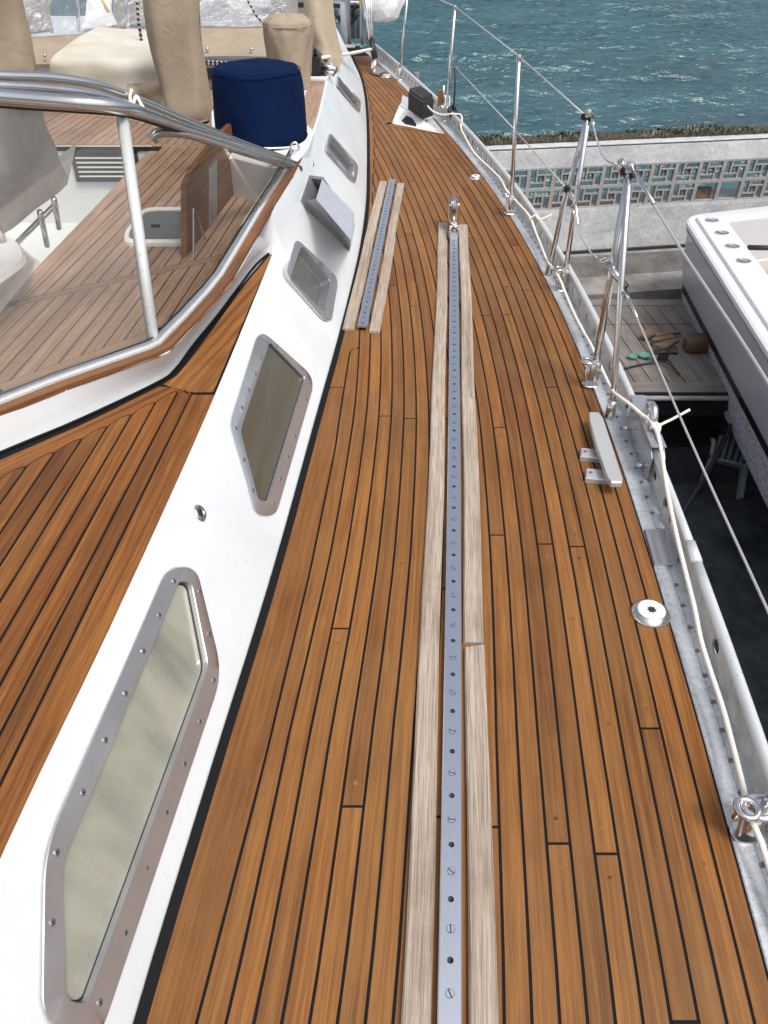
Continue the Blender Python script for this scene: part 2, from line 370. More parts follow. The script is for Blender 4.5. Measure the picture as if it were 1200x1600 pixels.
def offset_curve(k):
    xs, ys = [], []
    for i, (x, y) in enumerate(edge_pts):
        a = edge_pts[max(i - 1, 0)]; b = edge_pts[min(i + 1, NY)]; tx, ty = b[0] - a[0], b[1] - a[1]; L = math.hypot(tx, ty)
        d = k * WY(y); xs.append(x - ty / L * d); ys.append(y + tx / L * d)
    return ys, xs
OFF = {}
def seam(k, Y):
    if k not in OFF:
        ys, xs = offset_curve(k); OFF[k] = (ys, xs)
    return interp(Y, *OFF[k])
MK = [P(a, b) for a, b in [(312, 1580), (411, 1200), (484, 895), (524, 700), (530, 655), (545, 560), (561, 480), (571, 420), (578, 355), (582, 300), (584, 250), (585, 215), (583, 190), (579, 165), (575, 145), (569, 125), (562, 105), (552, 88)]]
mky = [-.5, 0] + [p.y for p in MK]; mkx = [-.41, -.35] + [p.x for p in MK]
def M(Y): return interp(Y, mky, mkx)

# ------------------------------------------------------------------ side deck
deck = thing('side_deck', (0, 0, 0), None, None, kind='structure'); deck['label'] = 'teak planked side deck with black caulked seams'
GAP = .0029
mb = MB(); rows = []
for i in range(0, 91):
    y = -.5 + 10.0 * i / 90; rows.append([Vector((B(y) - .02, y, -.0012)), Vector((E(y) + .012, y, -.0012))])
mb.grid(rows); obj('caulking', mb, 'caulk', deck)
def strip(name, xl, xr, y0, y1, matn, parent, z=0.0, th=.008, step=.11, endl=None):
    n = max(2, int((y1 - y0) / step) + 1); ys = [y0 + (y1 - y0) * i / n for i in range(n + 1)]
    v, uv, f = [], [], []
    for y in ys:
        a, b = xl(y), xr(y); c = (a + b) / 2
        v += [(a, y, z), (b, y, z), (a, y, z - th), (b, y, z - th)]; uv += [(y, a - c), (y, b - c), (y, a - c), (y, b - c)]
    for i in range(n):
        o = i * 4; f += [[o, o + 1, o + 5, o + 4], [o + 2, o, o + 4, o + 6], [o + 1, o + 3, o + 7, o + 5]]
    f += [[0, 2, 3, 1], [n * 4, n * 4 + 1, n * 4 + 3, n * 4 + 2]]
    mb = MB().add(v, f, uv); return obj(name, mb, matn, parent)
BUTT = [(780, 1292), (564, 1260), (535, 982), (783, 836), (857, 850), (906, 854), (1021, 1138), (886, 1318), (958, 1334), (1080, 1597), (600, 650), (642, 654), (650, 478), (616, 446), (645, 365), (697, 482), (737, 372), (782, 326), (803, 383), (795, 448), (825, 453), (794, 491), (765, 493), (858, 605), (784, 668), (660, 246), (685, 249), (639, 282), (637, 308), (683, 302), (732, 295), (608, 204), (690, 1276), (700, 920), (690, 654)]
kmax = 26; cuts = {k: [] for k in range(kmax)}
for (x, y) in BUTT:
    p = P(x, y)
    for k in range(kmax):
        if seam(k + 1, p.y) < p.x <= seam(k, p.y): cuts[k].append(p.y)
rnd = random.Random(3)
for k in range(kmax):                      # a few joints where the photo hides or blurs them
    if not [c for c in cuts[k] if c > 5.5]: cuts[k].append(5.6 + rnd.random() * 2.4)
plug_me = proto(MB().lathe((0, 0, 0), [(.0052, -.001), (.005, .00035)], 10), 'teak')
last_left = {}
for k in range(kmax):
    # extent of this strake: from the stern end to where the margin board cuts it to half width
    yend = None
    for y in [2.3 + i * .02 for i in range(330)]:
        if seam(k, y) - max(M(y), -9) < .5 * W: yend = y; break
    ys0 = -.45
    yend = yend or 8.9
    if k == 20: yend = 2.68
    if k >= 21: continue
    pts = [ys0] + sorted(c for c in cuts[k] if ys0 + .2 < c < yend - .12) + [yend]
    last_left[k] = yend
    for a, b in zip(pts[:-1], pts[1:]):
        xl = lambda y, k=k: (M(y) if k == 20 and y < 2.7 else max(seam(k + 1, y), M(y) if y > 2.0 else -9)) + GAP
        xr = lambda y, k=k: seam(k, y) - (GAP if k else .006)
        strip('plank', xl, xr, a + GAP, b - GAP, 'teak', deck)
        if b < yend:
            for yy in (b - .045, b + .05):
                if yy < 4.2: inst('plug', plug_me, ((seam(k, yy) + seam(k + 1, yy)) / 2, yy, 0), (0, 0, random.random() * 6), deck)
for (x, y) in [(857, 871), (908, 872), (884, 1281), (883, 1120), (903, 967), (960, 1130), (1031, 1344), (1069, 1347), (1104, 1349), (958, 1370), (965, 980), (314, 1356), (757, 990), (805, 1010), (640, 880), (560, 1500), (835, 600), (806, 710)]:
    p_ = P(x, y)
    for k in range(20):
        if seam(k + 1, p_.y) < p_.x <= seam(k, p_.y): inst('plug', plug_me, ((seam(k, p_.y) + seam(k + 1, p_.y)) / 2, p_.y, 0), (0, 0, random.random() * 6), deck)
# margin board along the cabin: its inner edge steps round the blunt plank ends
def lb(y):
    x = -9
    for k in last_left:
        if y < last_left[k]: x = max(x, -9) if False else x
    ks = [k for k in last_left if y < last_left[k]]
    k = max(ks) if ks else 0
    return (M(y) if k == 20 and y < 2.7 else max(seam(k + 1, y), M(y) if y > 2.0 else -9)) - GAP
def lb2(y):
    if y < 2.0: return M(y) - GAP
    return lb(y)
for a, b in [(-.45, P(527, 605).y), (P(527, 605).y, P(579, 233).y), (P(579, 233).y, 6.6), (6.6, 8.8)]:
    strip('margin_board', lambda y: B(y) + .001, lb2, a + GAP, b - GAP, 'teak', deck, step=.03)

# ------------------------------------------------------------------ toe rail
toe = thing('toe_rail', (0, 0, 0), 'perforated aluminium toe rail with tubular cap along the deck edge', 'toe rail')
def ep(y, d, z):          # point d outboard of the plank edge
    h = .01; tx, ty = E(y + h) - E(y - h), 2 * h; L = math.hypot(tx, ty); return Vector((E(y) + ty / L * d, y - tx / L * d, z))
YR = [-.45 + 9.6 * i / 120 for i in range(121)]
mb = MB(); mb.grid([[ep(y, -.002, -.02), ep(y, -.002, .002), ep(y, .0, .004), ep(y, .034, .004), ep(y, .035, .002), ep(y, .037, .002), ep(y, .038, .0055), ep(y, .082, .0055), ep(y, .084, -.02)] for y in YR])
obj('flange', mb, 'aluminium_cast', toe)
# web with real slots
mb = MB(); YT = .0055; ht = .075
def web(y0, y1, slot):
    n = 6
    def pt(t, h, dd=0): return ep(y0 + (y1 - y0) * t, .069 + dd, YT + (ht - YT) * h)
    for dd in (-.002, .002):
        if not slot:
            mb.add([pt(0, 0, dd), pt(1, 0, dd), pt(1, 1, dd), pt(0, 1, dd)], [(0, 1, 2, 3)]); continue
        o = []; i_ = []
        N = 16
        for j in range(N):
            a = 2 * math.pi * (j + .5) / N; cx, cy = math.cos(a), math.sin(a); s = 1 / max(abs(cx), abs(cy))
            o.append((.5 + .5 * cx * s, .5 + .5 * cy * s)); i_.append((.5 + .27 * cx, .52 + .26 * cy))
        crn = [(0, 0), (1, 0), (1, 1), (0, 1)]
        v = [pt(*q, dd) for q in o] + [pt(*q, dd) for q in i_]; f = [[j, (j + 1) % N, N + (j + 1) % N, N + j] for j in range(N)]
        # corners
        v += [pt(*q, dd) for q in crn]
        f += [[1, 2 * N + 2, 2]] if False else []
        mb.add(v, f)
        for j in range(N):
            a, b = o[j], o[(j + 1) % N]
            if abs(a[0] - b[0]) > 1e-6 and abs(a[1] - b[1]) > 1e-6:
                c = (round(max(a[0], b[0]) if max(a[0], b[0]) > .99 else min(a[0], b[0])), round(max(a[1], b[1]) if max(a[1], b[1]) > .99 else min(a[1], b[1])))
                mb.add([pt(*a, dd), pt(*c, dd), pt(*b, dd)], [(0, 1, 2)])
    if slot:
        for j in range(16):
            pass
y = -.45; j = 0
while y < 9.1:
    if y < 1.62: step, slot = .075, (j % 6 == 3)
    else: step, slot = .065, (j % 2 == 0)
    web(y, y + step, slot); y += step; j += 1
obj('web', mb, 'web_shade_tint', toe)
obj('cap_tube', MB().tube([ep(y, .072, .083) for y in YR if y < 1.44], .0125, 10), 'aluminium_tube', toe, smooth=True)
obj('cap_tube', MB().tube([ep(y, .072, .083) for y in YR if y > 1.43], .0115, 10), 'aluminium_tube', toe, smooth=True)
obj('cap_sleeve', MB().tube([ep(1.40, .072, .083), ep(1.47, .072, .083)], .0145, 10), 'aluminium_tube', toe, smooth=True)
# cover plate at the rail joint
pl = [P(a, b, .014) for a, b in [(1007, 826), (1048, 824), (1061, 868), (1058, 880), (1023, 882)]]
obj('joint_plate', MB().slab(list(reversed(pl)), .012, bevel=.003), 'stainless_flat', toe)
# flange screws
scr = MB(); scr.lathe((0, 0, 0), [(.0045, -.002), (.0045, .0006), (.003, .0014)], 12, mi=0)
scr.box((-.0032, -.0005, .0013), (.0032, .0005, .0016), 1); scr.box((-.0005, -.0032, .0013), (.0005, .0032, .0016), 1)
mat('screw_rim', (.34, .34, .35), .35, .8); screw_me = proto(scr, ['screw_rim', 'slot_dark'])
fs = MB(); fs.lathe((0, 0, 0), [(.0065, -.002), (.0065, .0006), (.005, .0012)], 10, mi=0); fs.box((-.005, -.0007, .001), (.005, .0007, .0016), 1)
mat('screw_dull', (.22, .22, .22), .6, .4); fscrew_me = proto(fs, ['screw_dull', 'slot_dark'])
y = .1
while y < 5.2:
    inst('screw', fscrew_me, ep(y, .040, .0055), (0, 0, random.random() * 3), toe); y += .072

# ------------------------------------------------------------------ cabin side wall
AP = [P(a, b, .34) for a, b in [(0, 1342), (187, 948), (335, 619), (427, 394)]]
AS = crom([Vector((-.575, -.6, .34)), Vector((-.556, 0, .34))] + AP, 8); asy = [p.y for p in AS]; asx = [p.x for p in AS]
TPX = [(385, 402, .465), (404, 368, .475), (431, 320, .485), (458, 277, .495), (475, 243, .50), (490, 210, .50), (500, 180, .50), (509, 140, .50), (516, 105, .50), (524, 80, .50)]
TS = [P(*q) for q in TPX]; TS += [TS[-1] + Vector((-.12, 1.6, 0)), TS[-1] + Vector((-.5, 3.6, 0))]
TC = crom(TS, 6); tcy = [p.y for p in TC]; tcx = [p.x for p in TC]; tcz = [p.z for p in TC]
YTIP = AP[-1].y
def A(Y):
    if Y <= YTIP: return Vector((interp(Y, asy, asx), Y, .34))
    f = .87 - .10 * min(1, (Y - YTIP) / 1.5); return Vector((B(Y) + (interp(Y, tcy, tcx) - B(Y)) * f, Y, .34 + .06 * min(1, (Y - YTIP) / 1.5)))
def T(Y): return Vector((interp(Y, tcy, tcx), Y, interp(Y, tcy, tcz)))
YW = [-.55 + i * .1 for i in range(34)] + [YTIP] + [2.85 + i * .12 for i in range(60)]
YW = sorted(set(round(y, 4) for y in YW if y < 9.3))
cabin = thing('cabin_trunk', (0, 0, 0), 'white cabin trunk with sloping side, chrome framed windows and teak top', 'yacht cabin')
def wall_mesh():
    mb = MB(); rows = []
    for y in YW:
        b = Vector((B(y) - .015, y, -.01)); a = A(y); t = T(y) if y > YTIP - .02 else a + Vector((-.02, 0, -.004))
        if y < YTIP - .02: t = a + Vector((-.004, 0, -.006))
        fl = lambda p, q, s: p + (q - p) * s
        nrm = Vector((a.z - b.z, 0, b.x - a.x)).normalized()
        prof = [b] + [fl(b, a, s) + nrm * .006 * math.sin(s * math.pi) for s in (.25, .5, .75)] + [a, fl(a, t, .5), t]
        inn = [p + Vector((-.05, 0, -.03)) for p in prof]; inn[0] = b + Vector((-.05, 0, 0))
        rows.append(prof + inn[::-1])
    mb.grid(rows, closed=True); n = len(rows[0]); L = len(mb.v)
    mb.f.append(list(range(n))); mb.uv.append(None); mb.mi.append(0)
    mb.f.append([L - n + i for i in range(n)][::-1]); mb.uv.append(None); mb.mi.append(0)
    return mb
wmb = wall_mesh()
bvh = BVHTree.FromPolygons([tuple(p) for p in wmb.v], wmb.f)
def hit(x, y, off=0.0):
    r = ray(x, y).normalized(); loc, nr, i, d_ = bvh.ray_cast(CAM, r)
    if loc is None: return P(x, y, .2)
    if nr.dot(r) > 0: nr = -nr
    return loc + nr * off
def hitn(x, y):
    r = ray(x, y).normalized(); loc, nr, i, d_ = bvh.ray_cast(CAM, r)
    if nr.dot(r) > 0: nr = -nr
    return nr
def wnorm(x, y):
    n = Vector()
    for dx, dy in ((0, 0), (12, 0), (-12, 0), (0, 15), (0, -15)):
        try: n += hitn(x + dx, y + dy)
        except Exception: pass
    return n.normalized()
WIN = [ # outer corners, radii, inner corners, radii, pane material, recess depth
    ([(259, 888), (305, 886), (346, 1053), (150, 1632), (62, 1600), (66, 1328)], [26, 26, 40, 60, 95, 60], [(278, 908), (297, 912), (323, 1042), (132, 1570), (100, 1562), (95, 1350)], [10, 10, 14, 26, 40, 18], 'pane_pale', .010),
    ([(404, 513), (492, 592), (430, 806), (398, 806), (358, 664)], [24, 24, 26, 40, 14], [(420, 534), (476, 591), (417, 784), (402, 782), (374, 674)], [8, 6, 8, 14, 8], 'pane_dark', .006),
    ([(461, 372), (528, 436), (517, 502), (503, 498), (445, 430)], [12, 14, 12, 12, 12], [(470, 384), (515, 440), (506, 488), (498, 483), (452, 434)], [8, 8, 6, 8, 6], 'pane_grey', .034),
    ([(514, 207), (559, 259), (555, 286), (545, 280), (508, 233)], [6, 7, 5, 6, 6], [(517, 214), (554, 260), (551, 279), (545, 274), (512, 232)], [4, 5, 4, 4, 4], 'pane_grey', .030),
    ([(526, 118), (563, 158), (562, 175), (556, 172), (526, 134)], [3, 5, 3, 4, 4], [(528, 122), (559, 158), (558, 170), (554, 167), (528, 133)], [3, 3, 3, 3, 3], 'pane_grey', .025)]
GLAB = ['large pale frosted window nearest the camera', 'dark glazed window', 'grey recessed window behind the teak triangle tip', 'narrow recessed window aft of the chrome cowl', 'small farthest window']
ncp = 5
wallo = obj('side_wall', wmb, 'gelcoat', cabin)
def fixn(o):
    b_ = bmesh.new(); b_.from_mesh(o.data); bmesh.ops.remove_doubles(b_, verts=b_.verts, dist=1e-5); bmesh.ops.recalc_face_normals(b_, faces=b_.faces); b_.to_mesh(o.data); b_.free()
fixn(wallo)
cutters = []
win_frames = []
for wi, (oc, orad, ic, irad, pm, dep) in enumerate(WIN):
    O = rpoly(oc, orad, 6); I = rpoly(ic, irad, 6); n = len(O)
    cen = sum((Vector(p) for p in ic), Vector((0, 0))) / len(ic)
    nr = wnorm(cen.x, cen.y)
    ctr = hit(cen.x, cen.y)
    h = [hit(p.x, p.y) for p in O]; hi = [hit(p.x, p.y) for p in I]
    if wi >= 2:
        pp_ = np.array([tuple(p) for p in h]); c0_ = pp_.mean(0); uu_, ss_, vv_ = np.linalg.svd(pp_ - c0_); n_ = Vector(vv_[2])
        if n_.dot(nr) < 0: n_ = -n_
        off_ = max((p - Vector(c0_)).dot(n_) for p in h); base_ = Vector(c0_) + n_ * (off_ * .75 + .001); nr = n_; hraw = h
        h = [PP(p.x, p.y, base_, n_) for p in O]; hi = [PP(p.x, p.y, base_, n_) for p in I]; ctr = PP(cen.x, cen.y, base_, n_)
    cut = MB(); grow = [ (p - ctr) * 1.02 + ctr for p in hi]
    cut.add([p + nr * .03 for p in grow] + [p - nr * .14 for p in grow], [list(range(n)), list(range(2 * n - 1, n - 1, -1))] + [[i, n + i, n + (i + 1) % n, (i + 1) % n] for i in range(n)])
    co_ = obj('cutter', cut, 'gelcoat'); fixn(co_); cutters.append(co_)
    th = .0045 if wi < 2 else .006
    mb = MB()
    r0 = [p - nr * (.002 if wi < 2 else .02) for p in h]; r1 = [p + nr * th * .7 for p in h]; r2 = [p + (ctr - p).normalized() * .0025 + nr * th for p in h]
    r3 = [p - (ctr - p).normalized() * .0015 + nr * th for p in hi]; r4 = [p + nr * (th - .0015) for p in hi]; r5 = [p - nr * (dep + .004) for p in hi]
    mb.grid([r0, r1, r2, r3, r4, r5], closed=True)
    fr_ = obj('window_frame', mb, 'stainless_flat', cabin, smooth=35); fr_['label'] = 'polished frame of the ' + GLAB[wi]
    mb = MB(); mb.add([p - nr * dep for p in hi] , [list(range(n))]); obj('pane', mb, pm, fr_)
    mb = MB(); ins = [p + (ctr - p).normalized() * .004 - nr * (dep - .0015) for p in hi]; mb.grid([[p - nr * (dep - .002) for p in hi], ins, [p - nr * .002 for p in ins]], closed=True)
    obj('seal', mb, 'rubber' if wi < 2 else 'stainless_flat', fr_)
    win_frames.append(fr_)
    rr_ = [p + (p - ctr).normalized() * (.0035 + .0012 * math.sin(i * 1.7)) for i, p in enumerate(h)]; mb = MB(); mb.grid([[p - nr * .001 + (p - ctr).normalized() * -.001 for p in h], [a_ + nr * .0016 for a_ in h], [p + nr * .0004 for p in rr_]], closed=True); obj('sealant', mb, 'sealant', fr_, smooth=True)
# real openings behind the panes
# vent cowl opening is on the surface, no cut needed
for c in cutters:
    md = wallo.modifiers.new('b', 'BOOLEAN'); md.operation = 'DIFFERENCE'; md.solver = 'EXACT'; md.object = c
dg = bpy.context.evaluated_depsgraph_get()
nm = bpy.data.meshes.new_from_object(wallo.evaluated_get(dg)); wallo.modifiers.clear(); old = wallo.data; wallo.data = nm
nm.materials.clear(); nm.materials.append(MAT['gelcoat'])
nm.polygons.foreach_set('use_smooth', [True] * len(nm.polygons))
try: nm.set_sharp_from_angle(angle=R(42))
except Exception: pass
for c in cutters: bpy.data.objects.remove(c)
S1 = [(269, 909), (309, 925), (246, 962), (221, 1018), (324, 991), (193, 1084), (331, 1063), (161, 1157), (309, 1128), (126, 1239), (285, 1194), (85, 1333), (257, 1270), (226, 1357), (78, 1442), (192, 1458), (152, 1567)]
S2 = [(415, 537), (431, 541), (406, 559), (397, 585), (386.6, 610), (376, 638), (366.6, 670), (378.6, 719), (393, 767), (425, 788), (436, 749), (448, 714), (459, 682), (470, 577), (482, 599), (476, 625)]
for wi, L in ((0, S1), (1, S2)):
    for (x, y) in L:
        nr = wnorm(x, y); inst('screw', screw_me, hit(x, y, .0046), rotz_to(nr, random.random() * 3), win_frames[wi], scale=1.3)
# black caulk line at the foot of the cabin
mb = MB(); mb.grid([[Vector((B(y) - .018, y, .007)), Vector((B(y) - .006, y, .004)), Vector((B(y) + .0015, y, .0006))] for y in [-.5 + .1 * i for i in range(94)]])
obj('foot_seam', mb, 'caulk', deck, smooth=True)
# chrome cowl
q = lambda x, y, o: hit(x, y, o)
cowl = thing('vent_cowl', hit(515, 330), 'square chrome air scoop on the white cabin side between two windows', 'vent cowl')
mb = MB(); base = [(482, 274), (504, 277), (553, 352), (545, 394), (469, 313)]
mb.slab([q(x, y, .004) for x, y in base][::-1], .004, wnorm(515, 330)); obj('base_plate', mb, 'stainless_flat', cowl)
nr = wnorm(515, 330)
zt = hit(483, 278).z - .002
tops = [P(x, y, zt) for x, y in [(503, 280), (552, 331), (548, 375), (494, 311)]]
bas = [q(x, y, .003) for x, y in [(484, 279), (553, 351), (545, 390), (472, 313)]]
mb = MB(); mb.add(tops + bas, [(0, 1, 2, 3), (0, 4, 5, 1), (1, 5, 6, 2), (2, 6, 7, 3)])
inn = [p * .94 + (sum(tops, Vector()) / 4) * .06 - Vector((0, 0, .003)) for p in tops]; inb = [p * .94 + (sum(bas, Vector()) / 4) * .06 + nr * .001 for p in bas]
inn[0] = tops[0] * .97 + tops[3] * .03; inn[3] = tops[3] * .97 + tops[0] * .03
mb.add(inn + inb, [(3, 2, 1, 0), (1, 5, 4, 0), (2, 6, 5, 1), (3, 7, 6, 2)]); obj('scoop', mb, 'cowl_metal', cowl)
mb = MB(); mb.add([p for p in inb], [(0, 1, 2, 3)]); obj('opening', mb, 'slot_dark', cowl)
for (x, y) in [(481, 288), (474, 303), (549, 362), (547, 384)]: inst('screw', screw_me, hit(x, y, .005), rotz_to(nr), cowl, scale=.8)
# round fitting
nr = wnorm(312, 802); fit = thing('deck_fitting', hit(312, 802), 'small round chrome fitting on the white cabin side', 'fitting')
ax = hit(312, 802); mb = MB(); mb.lathe(ax, [(.021, -.002), (.021, .002), (.018, .005), (.011, .0055), (.009, .003)], 24, nr); obj('flange', mb, 'stainless', fit, smooth=40)
mb = MB(); mb.lathe(ax + nr * .003, [(.0085, 0), (.0085, .001)], 16, nr); obj('keyhole', mb, 'slot_dark', fit)
for k in range(3):
    an = k * 2.1 + .4; s = nr.orthogonal().normalized(); t_ = nr.cross(s); inst('screw', screw_me, ax + nr * .0052 + (s * math.cos(an) + t_ * math.sin(an)) * .0145, rotz_to(nr), fit, scale=.7)
nr = wnorm(489, 256); fit2 = obj('small_drain', MB().lathe(hit(489, 256), [(.012, -.001), (.012, .002), (.008, .003)], 14, nr), 'stainless', origin=hit(489, 256), smooth=True); tag(fit2, 'tiny round drain on the white cabin side near the windscreen end', 'drain')

# ------------------------------------------------------------------ teak cabin top in front of the windscreen
top = obj('top_caulking', MB().slab([Vector(p) for p in [(A(-.5).x, -.5, .338), *[(A(y).x + .0, y, .338) for y in [i * .15 for i in range(0, 19)]], tuple(P(424, 392, .338)), *[tuple(P(x, y, .338)) for x, y in [(340, 490), (300, 545), (271, 579), (246, 596), (120, 656), (0, 706)]], (-1.9, P(0, 706, .34).y - (1.9 - .92) * 1.02, .338), (-1.9, -.5, .338)]], .02), 'caulk', cabin)
KPX = [(0, 716), (60, 690), (120, 664.5), (180, 636), (246, 602), (262, 592), (273, 583), (287, 569), (303, 548), (340, 500), (372, 455), (400, 420), (423, 394)]
KL = [P(x, y, .34) for x, y in KPX]
k0, k1 = KL[0], KL[3]; KL = [k0 + (k0 - k1) * 2.6, k0 + (k0 - k1) * 1.2] + KL
sy = [1.002, 1.427, 1.776]; sx_ = [-.558, -.533, -.510]; sc = np.polyfit(sy, sx_, 1)
def S(k, Y): return float(np.polyval(sc, Y)) - .0437 * k + (.004 if k else 0)
nib = {0: (-.510, 1.776), 1: (-.556, 1.787), 2: (-.603, 1.73), 3: (-.653, 1.671), 4: (-.702, 1.615), 5: (-.750, 1.561), 6: (-.800, 1.505), 7: (-.849, 1.447)}
for k in range(8, 26): nib[k] = (nib[7][0] - .0475 * (k - 7), nib[7][1] - .0553 * (k - 7))
nibline = []
for k in range(0, 24):
    if k == 0: continue
    # strake between seam k-1 (right) and k (left)
    xr, yr = nib[k - 1]; xl_, yl = nib[k]
    xr, xl_ = S(k - 1, yr), S(k, yl)
    y0 = -.45
    if k == 1: tipc = [(xl_, yl - .012), (xl_ + .008, yl + .004), ((xl_ + xr) / 2, yr + .014), (xr - .008, yr + .006), (xr, yr - .012)]
    else:
        tipc = [(xl_ + (xr - xl_) * s, yl + (yr - yl) * math.sin(s * math.pi / 2) ** .9) for s in (0, .2, .4, .6, .8, 1)]
    g = GAP
    poly = [(S(k, y0) + g, y0), (S(k - 1, y0) - g, y0)]
    for i in range(1, 8):
        y = y0 + (tipc[-1][1] - y0) * i / 8; poly.append((S(k - 1, y) - g, y))
    tp = [(min(max(x, S(k, y) + g), S(k - 1, y) - g), y - .003) for x, y in reversed(tipc)]
    poly += tp
    for i in range(7, 0, -1):
        y = y0 + (tipc[0][1] - y0) * i / 8; poly.append((S(k, y) + g, y))
    if yl < .1: break
    obj('plank', MB().slab([(x, y, .34) for x, y in poly], .007, uvdir=(.06, 1, 0)), 'teak_dark', cabin)
    nibline = [(x, y + .003) for x, y in tipc] + nibline if False else nibline + [list((x, y + .003) for x, y in tipc)]
# covering board beside the curb (outside the nibs)
chain = []
for seg in reversed(nibline): chain += seg
kl = [(p.x, p.y) for p in KL]; kly = [p[1] for p in kl]
corner = P(246, 602, .34)
kin = [p for p in kl if p[1] <= corner.y + .001]
poly = chain + [(S(0, 1.8) , 1.815)] if False else chain
poly = [p for p in poly] + [tuple(P(272, 606, .34).xy)] + [(p[0] + .004, p[1] - .006) for p in reversed(kin)]
obj('covering_board', MB().slab([(x, y, .34) for x, y in poly], .007, uvdir=(.66, .75, 0)), 'teak_dark', cabin)
# margin board along the outer edge and the triangular tip board
yb = P(320, 616, .34).y
strip('margin_board', lambda y: S(0, y) + GAP, lambda y: A(y).x - .0005, -.45, yb - GAP, 'teak_dark', cabin, z=.34, th=.007)
tipp = [P(x, y, .34) for x, y in [(335, 612), (427, 395), (423, 397), (400, 424), (372, 459), (340, 504), (305, 552), (290, 571), (276, 587), (255, 600), (276, 608), (302, 612.5)]]
obj('tip_board', MB().slab([(p.x - .003 * (i < 2), p.y, .34) for i, p in enumerate(tipp)], .007, uvdir=(.25, 1, 0)), 'teak_dark', cabin)

# ------------------------------------------------------------------ white curb, varnished strip and windscreen
curbo = [P(x, y, .34) for x, y in [(0, 706), (120, 656), (243, 598), (272, 577), (300, 540), (340, 491), (372, 448), (400, 412), (424, 392)]]
curbt = [P(x, y, z) for x, y, z in [(0, 650, .425), (104, 608, .43), (247, 557, .437), (268, 546, .438), (312, 500, .444), (345, 462, .45), (365, 436, .455), (385, 404, .463), (404, 368, .475)]]
for L in (curbo, curbt):
    e0 = L[0] + (L[0] - L[1]) * 5; e0.z = L[0].z; L.insert(0, e0)
mb = MB(); rows = []
for a, b in zip(curbo, curbt):
    up = Vector((0, 0, 1)); dn = (b - a); m1 = a + dn * .08 + up * .035 if a is not curbo[-1] else a + dn * .3; 
    rows.append([a + Vector((.004, -.006, -.02)), a + Vector((0, 0, .004)), a + (b - a) * .12 + up * .02, a + (b - a) * .5 + up * .012, b, b + Vector((-.03, .03, -.0)), b + Vector((-.058, .058, -.0)), b + Vector((-.060, .060, -.1))])
fine = []
for i in range(len(rows[0])): fine.append(crom([r[i] for r in rows], 5))
rows = [list(x) for x in zip(*fine)]
mb.grid(rows); obj('curb', mb, 'gelcoat', cabin, smooth=50)
# inner coaming top aft of the corner, below the wooden strip
mb = MB(); ysA = [YTIP - .1 + .12 * i for i in range(56)]
mb.grid([[T(y) + Vector((0, 0, 0)), T(y) + Vector((-.02, 0, .0)), T(y) + Vector((-.085, 0, -.004)), T(y) + Vector((-.09, 0, -.14))] for y in ysA if y < 8.5]); obj('coaming_top', mb, 'gelcoat', cabin)
# black joint between curb and teak
mb = MB(); mb.tube(crom([p + Vector((.004, -.005, .002)) for p in curbo], 5), .0036, 6); obj('joint', mb, 'caulk', cabin, smooth=True)
_cl = [p for i, p in enumerate(curbt[:-2])] + [P(*q) for q in TPX[1:]]
def lin(pts, n):
    return [pts[i] + (pts[i + 1] - pts[i]) * (k / n) for i in range(len(pts) - 1) for k in range(n)] + [pts[-1]]
wl_line = lin(_cl, 2)   # outer edge of the varnished strip
def offs(line, d, dz=0):
    out = []
    for i, p in enumerate(line):
        a = line[max(i - 1, 0)]; b = line[min(i + 1, len(line) - 1)]; t1 = (p - a); t2 = (b - p); t1.z = t2.z = 0
        if t1.length < 1e-6: t1 = t2.copy()
        if t2.length < 1e-6: t2 = t1.copy()
        t1.normalize(); t2.normalize(); n1, n2 = Vector((-t1.y, t1.x, 0)), Vector((-t2.y, t2.x, 0)); m_ = (n1 + n2).normalized(); out.append(p + m_ * (d / max(.4, m_.dot(n1))) + Vector((0, 0, dz)))
    return out
# the line runs from port-forward towards aft; inside (the cockpit) is on its left
cut_i = min(range(len(wl_line)), key=lambda i: abs(wl_line[i].y - P(475, 243, .5).y))
Lf = wl_line[:cut_i + 1]
def band(line, d0, d1, z0, z1):
    a = offs(line, d0, z1); b = offs(line, d1, z1); a0 = offs(line, d0, z0); b0 = offs(line, d1, z0); mb = MB(); rows = [[p, q_, r_, s_] for p, q_, r_, s_ in zip(a0, a, b, b0)]
    L = 0; uv = []
    for i, p in enumerate(line):
        if i: L += (p - line[i - 1]).length
        uv += [(L, 0), (L, .01), (L, .03), (L, .04)]
    mb.grid(rows, uvs=uv); return mb
scr_ = thing('windscreen', P(246, 545, .44), 'raked two pane glass windscreen with steel frame on the white curb', 'windscreen')
# split the strip at the scarf joints
jn = min(range(len(Lf)), key=lambda i: abs(Lf[i].y - P(402, 365, .475).y)); jc = min(range(len(Lf)), key=lambda i: (Lf[i] - P(256, 552, .437)).length)
for a, b in ((0, jc), (jc, jn), (jn, len(Lf) - 1)):
    sl_ = Lf[a:b + 1]
    if len(sl_) > 1: obj('wooden_strip', band(sl_, .0, .030, -.004, .010), 'varnished_wood', scr_)
obj('base_rail', band(Lf, .0305, .040, -.002, .016), 'aluminium_tube', scr_); obj('base_rail', band(Lf, .040, .054, -.002, .021), 'stainless_flat', scr_)
obj('gasket', band(Lf, .054, .060, -.002, .0225), 'rubber', scr_)
y_ = 0
acc = 0; prev = Lf[0]; cc = offs(Lf, .047, .0215)
for i, p in enumerate(cc):
    acc += (p - prev).length; prev = p
    if acc > .12: acc = 0; inst('screw', screw_me, p, (0, 0, 1), scr_, scale=.7)
gin = offs(Lf, .057, .018)
jg = min(range(len(gin)), key=lambda i: (gin[i] - P(246, 537, .45)).length)
Mb = gin[jg]; BL = gin[0]; AF = P(459, 262, .515)
